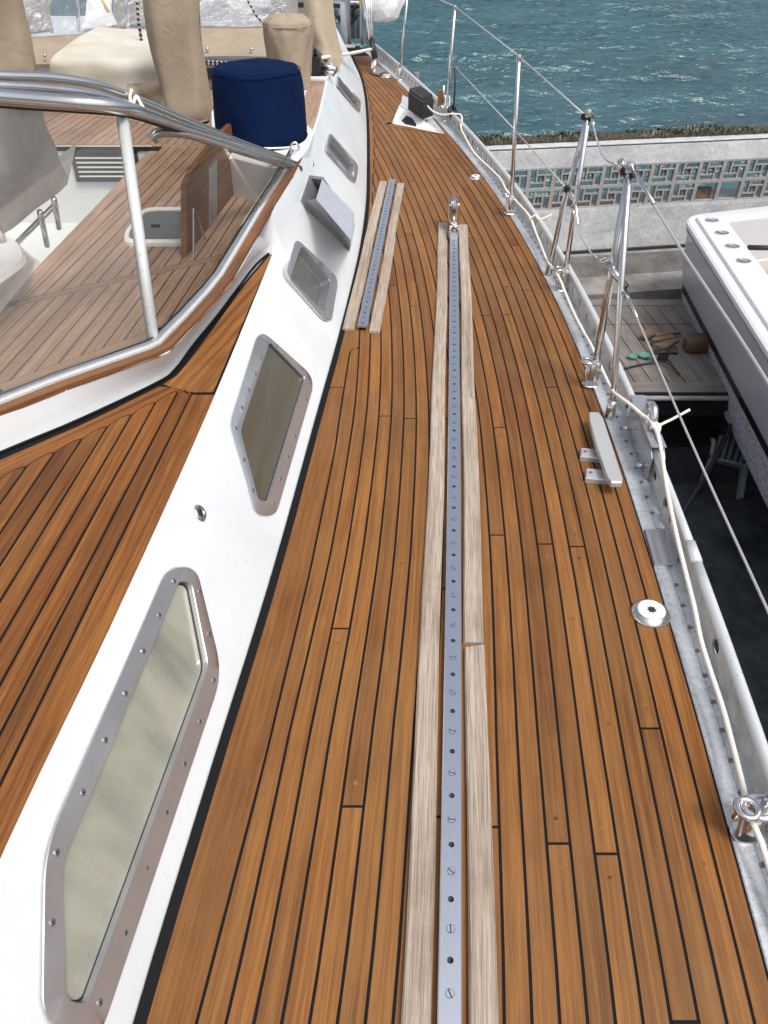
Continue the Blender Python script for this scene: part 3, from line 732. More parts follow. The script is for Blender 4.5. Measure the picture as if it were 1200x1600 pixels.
Mt = PY(192, 184, 2.20); TL0 = PY(0, 168, 1.98); TL = TL0 + (TL0 - Mt) * ((BL - Mb).length / (gin[jg] - P(0, 613, .44)).length - 1) if (BL - Mb).length > 0 else TL0
def pane(name, pts):
    n = Vector()
    for i in range(len(pts)): n += pts[i].cross(pts[(i + 1) % len(pts)])
    n.normalize()
    if n.dot(CAM - pts[0]) < 0: pts = pts[::-1]; n = -n
    return obj(name, MB().slab(pts, .005, n), 'glass', scr_)
front = [gin[i] for i in range(0, 1)]; front = [BL, Mb, Mt, TL]
pane('glass_pane', front)
side = [Mb] + [AF] + [Mt]
mb = MB(); nseg = 10; rows = []
low = gin[jg:]; tot = len(low) - 1
for i in range(nseg + 1):
    s = i / nseg; pb = low[int(round(s * tot))]; pt = Mt + (AF - Mt) * s; rows.append([pb, pt])
rows[-1][0] = low[-1] + Vector((0, 0, 0))
np_ = (AF - Mb).cross(Mt - Mb).normalized()
def onto(p):
    r_ = p - CAM; return CAM + r_ * ((Mb - CAM).dot(np_) / r_.dot(np_))
pane('glass_pane', [onto(p) for p in low[::2]] + [AF, Mt])
mull = MB(); mull.tube([Mb + Vector((0, 0, -.02)), Mt], .0150, 10); obj('mullion', mull, 'aluminium_tube', scr_, smooth=True)
mb = MB(); mb.tube([Mb + Vector((-.014, .004, -.02)), Mt + Vector((-.014, .004, 0))], .004, 6); obj('gasket', mb, 'rubber', scr_)
def pl_(pts, Ys): return [PY(x, y, Y) for (x, y), Y in zip(pts, Ys)]
tr_ = crom(pl_([(-260, 128), (-120, 140), (0, 152), (100, 160), (188, 168), (240, 183), (300, 204), (380, 228), (462, 256)], [1.72, 1.85, 1.97, 2.09, 2.18, 2.36, 2.62, 2.95, 3.28]), 5)
obj('top_rail', MB().tube(tr_, [.0185 - .008 * max(0, (i / (len(tr_) - 1) - .5) * 2) for i in range(len(tr_))], 12), 'stainless', scr_, smooth=True)
gk = [p + Vector((0, .006, -.017)) for p in tr_]; obj('gasket', MB().tube(gk, .008, 6), 'rubber', scr_, smooth=True)
bow1 = crom(pl_([(-260, 108), (-120, 112), (0, 119), (80, 122), (150, 133), (220, 158), (300, 192), (380, 224), (450, 250)], [1.80, 1.93, 2.05, 2.15, 2.25, 2.42, 2.68, 3.0, 3.3]), 5)
bow2 = crom(pl_([(-260, 124), (-120, 128), (0, 134), (80, 139), (150, 149), (220, 171), (300, 203), (380, 233), (455, 256)], [1.78, 1.9, 2.01, 2.11, 2.21, 2.38, 2.64, 2.96, 3.27]), 5)
bows = thing('canopy_bows', bow1[20], 'pair of folded stainless canopy bows resting along the windscreen top', 'canopy frame')
obj('tube', MB().tube(bow1, .0125, 10), 'stainless', bows, smooth=True); obj('tube', MB().tube(bow2, .0115, 10), 'stainless', bows, smooth=True)
hr = crom(pl_([(237, 217), (243, 209), (262, 206), (300, 211), (350, 227), (400, 243), (468, 264)], [2.42, 2.43, 2.48, 2.62, 2.82, 3.02, 3.30]), 6)
hro = thing('grab_rail', hr[10], 'bent stainless grab rail end inside the windscreen', 'grab rail'); obj('tube', MB().tube(hr, .0145, 12), 'stainless', hro, smooth=True)
d0 = (hr[1] - hr[0]).normalized(); obj('end_cap', MB().lathe(hr[0] - d0 * .004, [(.018, 0), (.018, .008)], 14, d0), 'stainless', hro, smooth=40)
# white tie on the bows
tie = [PY(206, 140, 2.36), PY(203, 152, 2.34), PY(207, 164, 2.3), PY(213, 150, 2.33), PY(220, 162, 2.31), PY(227, 172, 2.3)]
tag(obj('cord', MB().tube(crom(tie, 4), .0045, 6), 'rope_white', origin=tie[0], smooth=True), 'short white cord tied round the windscreen bows', 'cord')

# ------------------------------------------------------------------ cockpit inside the windscreen
ZC = .36
ck = thing('cockpit_deck', (0, 0, 0), None, None, kind='structure'); ck['label'] = 'greyed teak cockpit deck behind the windscreen'
slope = .072
def CX(k, Y): return -1.099 + slope * (Y - 2.314) + .0455 * k
fe0, fe1 = P(0, 478, ZC), P(232, 236, ZC)         # edge of the footwell
Yfw = P(160, 229, ZC).y
kb0, kb1 = P(0, 484, ZC), P(385, 396, ZC)        # curved king board, taken straight
nb0, nb1 = P(0, 606, ZC), P(240, 520, ZC)
base = MB().slab([Vector((-2.2, 1.1, ZC - .0012)), Vector((-.67, 1.86, ZC - .0012)), Vector((-.62, 1.96, ZC - .0012)), Vector((-.49, 2.7, ZC - .0012)), Vector((-.38, 3.4, ZC - .0012)), Vector((-.34, 4.6, ZC - .0012)), Vector((-.36, 6.4, ZC - .0012)), Vector((-3.2, 6.4, ZC - .0012)), Vector((-3.2, Yfw, ZC - .0012)), Vector((fe1.x, Yfw, ZC - .0012)), Vector((fe0.x, fe0.y, ZC - .0012)), Vector((fe0.x - .02, fe0.y - .45, ZC - .0012)), Vector((-3.2, 1.25, ZC - .0012))], .02)
obj('caulking', base, 'caulk', ck)
inner = [Vector((-.72, 1.72, 0)), Vector((-.58, 1.98, 0)), Vector((-.50, 2.5, 0)), Vector((-.42, 3.2, 0)), Vector((-.38, 4.0, 0)), Vector((-.37, 6.3, 0))]
def plankc(poly, matn='teak_cockpit'):
    if len(poly) >= 3: obj('plank', MB().slab([(x, y, ZC) for x, y in poly], .006, uvdir=(slope, 1, 0)), matn, ck)
bw = .045
def shift(p, q, d):
    t_ = Vector((q[0] - p[0], q[1] - p[1])).normalized(); n_ = Vector((-t_.y, t_.x)) * d; return (p[0] + n_.x, p[1] + n_.y), (q[0] + n_.x, q[1] + n_.y)
for k in range(-50, 18):
    g = .0022
    def sp(y0, y1): return [(CX(k, y0) + g, y0), (CX(k + 1, y0) - g, y0), (CX(k + 1, y1) - g, y1), (CX(k, y1) + g, y1)]
    # lower field
    pa, pb = shift(nb0.xy, nb1.xy, .02); pc, pd = shift(kb0.xy, kb1.xy, -.002)
    poly = clip_line(clip_line(sp(.9, 4.0), pa, pb), pd, pc)
    poly = clip_line(poly, (-.62, 1.9), (-.44, 2.9)) if len(poly) > 2 else poly
    if len(poly) > 2 and max(p[0] for p in poly) > -2.2: plankc(poly)
    # upper field, starboard of the footwell
    pa, pb = shift(kb0.xy, kb1.xy, bw)
    poly = clip_line(sp(1.6, Yfw + .0), pa, pb)
    e0, e1 = shift(fe0.xy, fe1.xy, -.05)
    poly = clip_line(poly, e1, e0) if len(poly) > 2 else poly
    poly = clip_line(poly, (-.50, 2.4), (-.40, 3.3)) if len(poly) > 2 else poly
    if len(poly) > 2: plankc(poly)
    poly = sp(Yfw + .05, 6.2); poly = clip(poly, 1, 0, -3.0); poly = clip_line(poly, (-.42, 3.4), (-.38, 6.2)) if len(poly) > 2 else poly
    if len(poly) > 2: 
        m_ = clip(poly, 0, -1, -(4.9 + (k * .37) % 1.0)); n_ = clip(poly, 0, 1, (4.9 + (k * .37) % 1.0) + .004)
        plankc(m_) if len(m_) > 2 else 0; plankc(n_) if len(n_) > 2 else 0
def boardc(p, q, w0, w1, name='king_board'):
    a, b = shift(p, q, w0); c, d_ = shift(p, q, w1); dr = (q[0] - p[0], q[1] - p[1], 0)
    obj(name, MB().slab([(a[0], a[1], ZC), (b[0], b[1], ZC), (d_[0], d_[1], ZC), (c[0], c[1], ZC)], .006, uvdir=dr), 'teak_cockpit', ck)
boardc(kb0.xy, kb1.xy, .001, bw - .003); ex_ = kb0.xy + (kb0.xy - kb1.xy) * 1.5; boardc(ex_, kb0.xy, .001, bw - .003)
boardc(nb0.xy, nb1.xy, -.05, .017); boardc(fe0.xy, fe1.xy, -.047, -.0, 'edge_board')
boardc((-3.0, Yfw), (fe1.x + .04, Yfw), .003, .047, 'edge_board'); boardc((fe1.x + .044, Yfw), (-.45, Yfw), .003, .047, 'edge_board')
# white strip standing in for the pale reflection of the coaming edge
li = offs(Lf, .07, -.04); mb = MB(); mb.grid([[p + Vector((0, 0, .02)), p + Vector((0, 0, -.035)), q_ + Vector((0, 0, -.037))] for p, q_ in zip(li, offs(Lf, .085, -.04))]); obj('edge_reflection', mb, 'gelcoat', cabin)
# footwell
zf = -.02; mb = MB(); fa, fb = fe0, fe1
fx = -2.6
mb.add([(fa.x, fa.y, ZC - .002), (fb.x, fb.y, ZC - .002), (fb.x, fb.y, zf), (fa.x, fa.y, zf)], [(0, 1, 2, 3)])
mb.add([(fb.x, Yfw + .006, ZC - .002), (fx, Yfw + .006, ZC - .002), (fx, Yfw + .006, zf), (fb.x, Yfw + .006, zf)], [(0, 1, 2, 3)])
mb.add([(fx, 1.6, zf), (fb.x + .1, 1.6, zf), (fb.x + .1, Yfw + .01, zf), (fx, Yfw + .01, zf)], [(0, 1, 2, 3)])
mb.add([(fx, Yfw - .004, ZC + .001), (fb.x - .004, Yfw - .004, ZC + .001), (fb.x - .004, Yfw + .012, ZC + .001), (fx, Yfw + .012, ZC + .001)], [(0, 1, 2, 3)])
obj('footwell', mb, 'gelcoat', ck)
# grille
vg = thing('vent_grille', PY(150, 260, Yfw), 'dark louvred grille on the white footwell wall seen through the windscreen', 'vent grille')
g0, g1, g2, g3 = [PY(x, y, Yfw - .012) for x, y in [(108, 235), (206, 235), (206, 284), (118, 284)]]
mb = MB(); zt, zb = g0.z, g3.z; xl, xr = g0.x, g1.x + .02
for (x0, x1, za, zb2) in [(xl, xr, zt - .014, zt), (xl, xr, zb, zb + .014), (xl, xl + .02, zb, zt), (xr - .02, xr, zb, zt)]: mb.box((x0, Yfw - .014, za), (x1, Yfw + .004, zb2))
obj('frame', mb, 'black_plastic', vg)
obj('backing', MB().box((xl, Yfw - .002, zb), (xr, Yfw + .003, zt)), 'slot_dark', vg)
for k in range(5):
    z = zb + .024 + (zt - zb - .04) * k / 5; mb = MB(); mb.slab([(xl + .02, Yfw - .012, z), (xr - .02, Yfw - .012, z), (xr - .02, Yfw - .006, z + .005), (xl + .02, Yfw - .006, z + .005)], .002); obj('slat', mb, 'aluminium_tube', vg)
# hatch in the cockpit deck
ht_ = thing('deck_hatch', P(250, 352, ZC), 'white rimmed cockpit hatch with dark glazing behind the windscreen mullion', 'hatch')
hc = [P(x, y, ZC + .014) for x, y in [(226, 323), (302, 323), (302, 379), (192, 379), (194, 362)]]
hq = rpoly([(p.x, p.y) for p in hc], [.05, .06, .06, .04, .04], 5); hctr = sum(hq, Vector((0, 0))) / len(hq)
mb = MB(); n = len(hq); r = lambda s, z: [Vector((*(hctr + (p - hctr) * s), z)) for p in hq]
mb.grid([r(1.0, ZC), r(.99, ZC + .012), r(.96, ZC + .016), r(.84, ZC + .016), r(.83, ZC + .008)], closed=True); obj('rim', mb, 'gelcoat', ht_, smooth=40)
mb = MB(); mb.add(r(.835, ZC + .011), [list(range(n))]); obj('pane', mb, 'pane_dark', ht_)
mb = MB(); mb.box((hctr.x - .016, hctr.y - .004, ZC + .011), (hctr.x + .016, hctr.y + .004, ZC + .017)); obj('handle', mb, 'black_plastic', ht_)
# upright varnished leaf
p0, p1 = P(291, 402, ZC), P(372, 296, ZC); hz = (p1 - p0).normalized(); nrmv = hz.cross(Vector((0, 0, 1)))
if nrmv.dot(CAM - p0) < 0: nrmv = -nrmv
prof = [(291, 402), (372, 296), (387, 262), (388, 180), (383, 173), (340, 214), (303, 262), (291, 288)]
lf = thing('cockpit_leaf', p0, 'upright varnished wooden leaf standing in the cockpit behind the glass', 'wooden leaf')
pts = [PP(x, y, p0, nrmv) for x, y in prof]; obj('board', MB().slab(pts, .02, nrmv, uvdir=hz), 'varnished_wood', lf)
s0 = [PP(x, y, p0, nrmv) + nrmv * .006 for x, y in [(327, 361), (337, 350), (337, 250), (327, 262)]]; obj('metal_edge', MB().slab(s0, .006, nrmv), 'stainless_flat', lf)
br = thing('folding_bracket', p0 + nrmv * .05, 'triangular steel bracket at the foot of the wooden leaf', 'bracket')
bq = [PP(x, y, p0, nrmv) + nrmv * .02 for x, y in [(294, 325), (294, 402), (296, 330), (322, 398), (292, 402), (340, 404)]]
for i in range(0, 6, 2): obj('bar', MB().tube([bq[i], bq[i + 1]], .0045, 6), 'stainless', br)
# grey covered pedestal with legs, white box
gc = thing('covered_pedestal', PY(50, 350, 3.1), 'grey canvas covered steering pedestal on steel legs in the cockpit', 'covered pedestal')
def sheet(cols, th=.02, wr=.012, seed=1, sub=8):
    """cloth panel from a coarse grid of points with folds"""
    rg = random.Random(seed); rows = [crom(rw, sub) for rw in cols]; n = len(rows[0]); rows = list(zip(*[crom([rw[i] for rw in rows], sub) for i in range(n)]))
    out = []
    for i, rw in enumerate(rows):
        o = []
        for j, p in enumerate(rw):
            o.append(p + Vector((0, math.sin(i * .9 + j * .33) * wr * .6 + math.sin(i * .37 - j * .8 + seed) * wr, math.sin(j * .5 + i * .2 + seed) * wr * .25)))
        out.append(o)
    return out
Yg = 2.95
front_ = [[PY(x, y, Yy) for x, y, Yy in rw] for rw in [[(-90, 165, 2.75), (0, 160, 2.85), (40, 163, 2.95), (66, 166, 3.1)], [(-90, 260, 2.72), (0, 260, 2.8), (50, 250, 2.95), (88, 235, 3.12)], [(-90, 390, 2.7), (8, 362, 2.8), (60, 325, 2.93), (106, 288, 3.12)]]]
mb = MB(); fr2 = sheet(front_, seed=4); mb.grid(fr2); bk = [[p + Vector((-.08, .42, .05)) for p in rw] for rw in fr2]
mb.grid([fr2[-1], bk[-1]]); mb.grid([[rw[0] for rw in fr2], [rw[0] for rw in bk]]); obj('cover', mb, 'canvas_grey', gc, smooth=True)
for (x0, y0, x1, y1) in [(14, 392, 84, 322), (62, 330, 74, 384), (84, 310, 92, 356)]:
    obj('leg', MB().tube([PY(x0, y0, 2.95), PY(x1, y1, 3.05)], .011, 8), 'stainless', gc, smooth=True)
obj('dark_box', MB().box((PY(-60, 380, 3.2).x, 3.2, -.02), (PY(66, 380, 3.2).x, 3.4, .03)), 'black_plastic', gc)  # black box added for the dark area under the cover
wb = thing('white_box', P(20, 440, ZC), 'white moulded box on the cockpit teak at the left edge', 'moulded box')
tq = [P(x, y, ZC + .16) for x, y in [(-120, 368), (22, 368), (36, 385), (40, 405), (-120, 520)]]; bq = [P(x, y, ZC + .001) for x, y in [(-140, 385), (44, 400), (66, 408), (0, 488), (-160, 640)]]
mb = MB(); mid = [a * .35 + b * .65 + Vector((.012, -.01, .0)) * 0 + (Vector((0, 0, -.03))) for a, b in zip(tq, bq)]
fl = [b + (b - a) * .02 for a, b in zip(tq, bq)]
rr = [rpoly([(p.x, p.y) for p in L], .04, 4) for L in (tq, tq, bq, bq)]; zs = [ZC + .16, ZC + .145, ZC + .02, ZC + .0]
ct = [sum(r_, Vector((0, 0))) / len(r_) for r_ in rr]; sc_ = [.93, 1.0, .93, 1.0]
rws = [[Vector((*(ct[i] + (p - ct[i]) * sc_[i]), zs[i])) for p in rr[i]] for i in range(4)]
mb.grid(rws, closed=True); mb.add(rws[0], [list(range(len(rws[0])))]); obj('shell', mb, 'gelcoat', wb, smooth=50)
obj('steel_socket', MB().tube([P(4, 378, ZC + .16), P(4, 378, ZC + .16) + Vector((-.01, 0, .14))], .014, 10), 'stainless', wb, smooth=True)

# ------------------------------------------------------------------ aft deck objects
def lumpy(c, prof, n, sx=1, sy=1, amp=.006, seed=0, lean=(0, 0), sq=0.0):
    """cloth covered body of revolution with folds; sq squares the plan"""
    rg = random.Random(seed); ph = [rg.random() * 6 for _ in range(6)]; mb = MB(); rows = []
    z0, z1 = prof[0][1], prof[-1][1]
    for r_, h in prof:
        rw = []
        for j in range(n):
            a = 2 * math.pi * j / n; ca, sa = math.cos(a), math.sin(a); k = 1 / (max(abs(ca), abs(sa)) ** sq)
            rr_ = r_ * k + amp * (math.sin(3 * a + ph[0] + h * 14) + .7 * math.sin(7 * a + ph[1] - h * 21) + .5 * math.sin(11 * a + ph[2] + h * 30)) * (1 if r_ > .02 else 0)
            rw.append(Vector((c[0] + ca * rr_ * sx + lean[0] * h, c[1] + sa * rr_ * sy + lean[1] * h, c[2] + h + amp * .5 * math.sin(5 * a + ph[3]))))
        rows.append(rw)
    mb.grid(rows, closed=True); mb.add(rows[-1], [list(range(n))]); return mb
def seg(prof, k=4):
    out = []
    for (a, b), (c, d_) in zip(prof[:-1], prof[1:]):
        for i in range(k): out.append((a + (c - a) * i / k, b + (d_ - b) * i / k))
    return out + [prof[-1]]
# plinth + blue winch
bc = P(410, 216, .52); 
blue = thing('covered_winch', bc, 'large winch under a navy blue fabric cover', 'winch')
wr_ = .215
obj('cover', lumpy(bc, seg([(.190, -.01), (.196, .04), (.194, .12), (.188, .20), (.182, .25), (.168, .275), (.10, .288), (.001, .292)]), 48, amp=.0025, seed=2), 'canvas_blue', blue, smooth=True)
for zz_, rr_ in ((.262, .183), (.012, .196)):
    obj('seam', MB().tube([bc + Vector((math.cos(a) * rr_, math.sin(a) * rr_, zz_ + .002 * math.sin(5 * a))) for a in [i * .157 for i in range(40)]], .0022, 5, closed=True), 'canvas_blue', blue, smooth=True)
obj('drum_foot', MB().lathe(bc, [(.17, -.03), (.17, .02)], 32), 'rubber', blue)
obj('drawcord', MB().tube([bc + Vector((math.cos(a) * .197, math.sin(a) * .197, .004 + .006 * math.sin(3 * a))) for a in [i * .2 for i in range(32)]], .004, 6, closed=True), 'rope_white', blue, smooth=True)
pq = [P(x, y, .515) for x, y in [(330, 236), (430, 262), (466, 250), (484, 226), (491, 203), (440, 160), (330, 170)]]
tag(obj('winch_plinth', MB().slab([Vector((p.x, p.y, .515)) for p in rpoly([(p.x, p.y) for p in pq], .05, 3)], .16, bevel=.006), 'gelcoat', origin=pq[0]), 'white moulded plinth under the blue covered winch', 'plinth')
sh_ = thing('shackle', P(461, 232, .5), 'small steel pad eye beside the blue covered winch', 'pad eye')
obj('base', MB().lathe(P(461, 240, .492), [(.026, 0), (.026, .006), (.012, .014)], 16), 'stainless', sh_, smooth=40)
ep_ = P(461, 240, .505); obj('ring', MB().tube([ep_ + Vector((.018 * math.cos(a), 0, .022 + .022 * math.sin(a))) for a in [i * .6283 for i in range(10)]], .005, 6, closed=True), 'stainless', sh_, smooth=True)
# wooden side decks aft (sole between plinth and white side)
aft = thing('aft_deck', (0, 0, 0), None, None, kind='structure')
zA = .487
yl0 = T(P(470, 262, .49).y)
ys_ = [3.32 + .25 * i for i in range(14)]
for i in range(0, 12, 3):
    y0, y1 = ys_[i], ys_[min(i + 3, 13)]
    strip('plank', lambda y: T(y).x - .10, lambda y: T(y).x - .012, y0 + .002, y1 - .002, 'teak_cockpit', aft, z=.506, th=.01)
mb = MB(); mb.grid([[Vector((T(y).x - .1, y, .48)), Vector((T(y).x - .9, y, .48))] for y in (4.6, 5.2, 5.9)]); 
for j in range(9):
    strip('plank', lambda y, j=j: T(y).x - .15 - .048 * j, lambda y, j=j: T(y).x - .106 - .048 * j, 4.35, 5.6, 'teak_cockpit', aft, z=.486, th=.02)
pq = [P(x, y, .50) for x, y in [(478, 178), (487, 176), (489, 152), (504, 150), (506, 136), (480, 134), (440, 140), (440, 180)]]
tag(obj('winch_plinth', MB().slab([Vector((p.x, p.y, .50)) for p in pq][::-1] if False else [Vector((p.x, p.y, .50)) for p in pq], .1), 'gelcoat', origin=pq[0]), 'white stepped plinth under the small beige covered winch', 'plinth')
b2 = P(455, 136, .5)
bw2 = thing('covered_winch', b2, 'small winch under a crumpled beige canvas cover', 'winch')
obj('cover', lumpy(b2, seg([(.112, .0), (.118, .10), (.126, .20), (.130, .27), (.124, .31), (.09, .335), (.001, .345)]), 44, amp=.006, seed=5), 'canvas_beige', bw2, smooth=True)
zq = .295; obj('seam', MB().tube([b2 + Vector((math.cos(a) * .131, math.sin(a) * .131, zq)) for a in [i * .2 for i in range(32)]], .003, 5, closed=True), 'canvas_beige', bw2)
# clutch / windlass bits
cl = thing('rope_clutch', P(500, 118, .5), 'black and chrome rope clutch beside the beige covered winch', 'rope clutch')
c0 = P(497, 118, .5); mb = MB(); mb.box((c0.x - .03, c0.y - .06, .50), (c0.x + .02, c0.y + .06, .60)); mb.slab([(c0.x - .02, c0.y - .03, .64), (c0.x + .0, c0.y - .03, .64), (c0.x + .0, c0.y + .05, .61), (c0.x - .02, c0.y + .05, .61)], .03); obj('body', mb, 'black_plastic', cl)
c1 = P(510, 116, .5); mb = MB(); mb.tube([c1 + Vector((-.05, 0, .05)), c1 + Vector((.06, -.05, .03))], .02, 10); mb.tube([c1 + Vector((-.03, -.06, .02)), c1 + Vector((.05, -.1, .02))], .014, 8); obj('roller', mb, 'stainless', cl, smooth=True)
# white beam under the wooden step
st = P(505, 125, .5); obj('step', MB().box((st.x - .12, st.y - .05, .49), (st.x + .03, st.y + .02, .515)), 'gelcoat', cl)
# dodger (spray hood) across the aft cabin front
dod = thing('dodger', PY(240, 80, 5.7), 'beige canvas dodger with clear vinyl windows across the aft cabin', 'canvas dodger')
def panel(px, Ys_, name, matn, wr=.004, seed=1, sub=7):
    rows_ = [[PY(x, y, Y) for x, y, Y in rw] for rw in px]; mb = MB(); mb.grid(sheet(rows_, wr=wr, seed=seed, sub=sub)); return obj(name, mb, matn, dod, smooth=True)
panel([[(-60, 58, 5.75), (60, 57, 5.72), (200, 48, 5.7), (330, 43, 5.7), (440, 44, 5.72)], [(-60, 75, 5.6), (60, 75, 5.58), (200, 68, 5.56), (330, 66, 5.56), (440, 68, 5.58)], [(-60, 104, 5.45), (60, 101, 5.42), (200, 96, 5.4), (330, 88, 5.4), (440, 88, 5.42)]], None, 'skirt', 'canvas_beige', .003, 2)
panel([[(-60, -90, 6.3), (60, -90, 6.28), (200, -95, 6.25), (330, -95, 6.25), (470, -95, 6.28)], [(-60, -20, 6.05), (60, -20, 6.02), (200, -22, 6.0), (330, -22, 6.0), (462, -22, 6.02)], [(-60, 58, 5.74), (60, 57, 5.71), (200, 48, 5.69), (330, 43, 5.69), (440, 44, 5.71)]], None, 'clear_window', 'clear_vinyl', .01, 5)
for (x, y) in [(70, 87), (324, 77), (393, 77)]:
    p = PY(x, y, 5.44); inst('snap', proto(MB().lathe((0, 0, 0), [(.011, 0), (.011, .006), (.006, .012)], 12), 'stainless', True), p, rotz_to((0, -1, .3)), dod)
# white front of the aft cabin under the dodger
mb = MB(); zz = PY(240, 100, 5.46).z
mb.box((-2.9, 5.47, .34), (T(5.5).x - .22, 5.55, zz + .015)); mb.box((-2.9, 5.52, zz), (T(5.5).x - .25, 7.5, zz + .01)); tag(obj('aft_cabin', mb, 'gelcoat', origin=(-1.2, 5.5, .3)), 'white front edge of the aft cabin below the beige dodger', 'yacht cabin')
mb = MB(); hb0, hb1 = PY(318, 121, 5.40), PY(430, 121, 5.40); mb.box((hb0.x, 5.41, .42), (hb1.x, 5.46, .475)); tag(obj('hatch_slot', mb, 'slot_dark', origin=hb0), 'dark companionway slot beside the blue covered winch', 'slot')
for k, yy in enumerate((96, 100)):
    pr = [PY(310, yy, 5.37), PY(345, yy + 1, 5.36), PY(400, yy + 4, 5.36)]; tag(obj('line', MB().tube(crom(pr, 5), .007, 6), 'speck_rope', origin=pr[0], smooth=True), ['upper', 'lower'][k] + ' dark flecked rope lying at the foot of the dodger', 'rope')
# things behind the clear windows
def tarp(name, rows_, matn, label, seed):
    rr = [[PY(x, y, Y) for x, y, Y in rw] for rw in rows_]; mb = MB(); mb.grid(sheet(rr, wr=.03, seed=seed, sub=6)); tag(obj(name, mb, matn, origin=rr[0][0], smooth=True), label, 'cloth')
tarp('folded_cloth', [[(36, -30, 7.2), (60, -40, 7.2), (66, -30, 7.2)], [(36, 10, 7.0), (60, 5, 7.0), (76, 10, 7.0)], [(38, 52, 6.6), (66, 50, 6.6), (84, 50, 6.6)]], 'canvas_grey', 'dark grey cloth bundled behind the left clear window', 3)
tarp('crumpled_cloth', [[(138, -20, 7.2), (160, -26, 7.2), (178, -20, 7.2)], [(134, 10, 7.0), (155, 5, 7.0), (176, 8, 7.0)], [(130, 46, 6.5), (152, 42, 6.5), (182, 42, 6.5)]], 'canvas_white', 'crumpled white cloth behind the middle clear window', 6)
tarp('grey_cloth', [[(180, -40, 7.4), (205, -50, 7.4), (232, -40, 7.4)], [(178, 10, 7.2), (205, 5, 7.2), (232, 8, 7.2)], [(176, 42, 6.8), (205, 40, 6.8), (232, 42, 6.8)]], 'canvas_grey', 'grey cloth hanging beside the crumpled white cloth', 8)
cloth('canvas_silver', (.55, .55, .56), (.16, .16, .17), 9, 1.0, rough=.3)
tarp('silver_cloth', [[(300, -40, 7.4), (380, -50, 7.4), (468, -40, 7.4)], [(300, 5, 7.2), (380, 0, 7.2), (468, 6, 7.2)], [(300, 44, 6.6), (380, 40, 6.6), (450, 42, 6.6)]], 'canvas_silver', 'silvery crumpled cloth behind the right clear window', 11)
tarp('dark_cloth', [[(410, -30, 7.0), (430, -30, 7.0), (470, -26, 7.0)], [(420, 0, 6.8), (440, -4, 6.8), (472, 2, 6.8)], [(436, 36, 6.5), (452, 30, 6.5), (470, 34, 6.5)]], 'canvas_grey', 'dark cloth edge beside the beige side flap', 13)
p = [PY(166, -20, 6.5), PY(160, -2, 6.45), PY(169, 18, 6.4)]; tag(obj('strap', MB().tube(crom(p, 4), .013, 6), 'yellow', origin=p[0]), 'short yellow strap behind the clear window', 'strap')
for i, (x0, x1) in enumerate([(118, 123), (192, 200)]):
    tag(obj('frame_tube', MB().tube([PY(x0, -60, 6.6), PY(x1, 48, 6.4)], .014, 8), 'stainless', origin=PY(x0, 0, 6.6), smooth=True), ['steel tube left of the crumpled white cloth', 'steel tube right of the crumpled white cloth'][i], 'frame tube')
pr = [PY(213, -20, 5.3), PY(216, 30, 5.3), PY(221, 64, 5.3)]; tag(obj('halyard', MB().tube(pr, .009, 8), 'speck_rope', origin=pr[2], smooth=True), 'black and white flecked line in front of the dodger', 'rope')
pr = [PY(384, -4, 5.3), PY(400, 24, 5.3), PY(419, 46, 5.3)]; tag(obj('sheet_line', MB().tube(pr, .006, 6), 'speck_rope', origin=pr[2], smooth=True), 'thin dark line running down to the beige winch cover', 'rope')
# beige hanging columns
def column(name, rows_, depth, label, seed):
    o = thing(name, PY(*rows_[-1][0], rows_[-1][2]), label, 'canvas cover'); mb = MB(); rr = []
    zzs = []
    for (pl_x, y), (pr_x, _), Y in rows_:
        a, b = PY(pl_x, y, Y), PY(pr_x, y, Y); c = (a + b) / 2; hw = (b.x - a.x) / 2; rg = []
        for j in range(28):
            an = 2 * math.pi * j / 28; rg.append(Vector((c.x + hw * math.copysign(abs(math.cos(an)) ** .7, math.cos(an)), c.y + depth * math.sin(an), c.z)))
        rr.append(rg)
    cols = [crom([rg[j] for rg in rr], 8) for j in range(28)]; rows2 = [list(x) for x in zip(*cols)]; rg_ = random.Random(seed); ph = [rg_.random() * 6 for _ in range(4)]
    for i, rw in enumerate(rows2):
        for j, p in enumerate(rw):
            rw[j] = p + Vector((math.sin(i * .23 + j * .9 + ph[0]) * .005, math.sin(i * .31 + j * .35 + ph[1]) * .010 + math.sin(j * 1.1 + i * .07 + ph[2]) * .010, 0))
    mb.grid(rows2, closed=True); mb.add(rows2[0], [list(range(28))]); mb.add(rows2[-1], [list(range(28))]); obj('canvas', mb, 'canvas_beige', o, smooth=True)
    sp_ = [rw[25] + Vector((0, -.004, 0)) for rw in rows2]
    obj('piping', MB().tube([rw[int(28 * .54)] for rw in rows2], .005, 6), 'canvas_beige', o, smooth=True); return o
column('mast_cover', [((222, -120), (306, -120), 4.62), ((225, 0), (312, 0), 4.6), ((238, 80), (318, 80), 4.6), ((252, 140), (326, 140), 4.6), ((262, 176), (330, 176), 4.6), ((266, 186), (328, 186), 4.6)], .09, 'tall beige canvas cover hanging between the cream box and the blue winch', 4)
column('side_curtain', [((-80, -120), (20, -120), 4.7), ((-80, 0), (36, 0), 4.7), ((-80, 60), (46, 60), 4.7), ((-80, 113), (55, 113), 4.7), ((-78, 124), (52, 124), 4.7)], .08, 'beige rolled canvas curtain at the top left edge', 9)
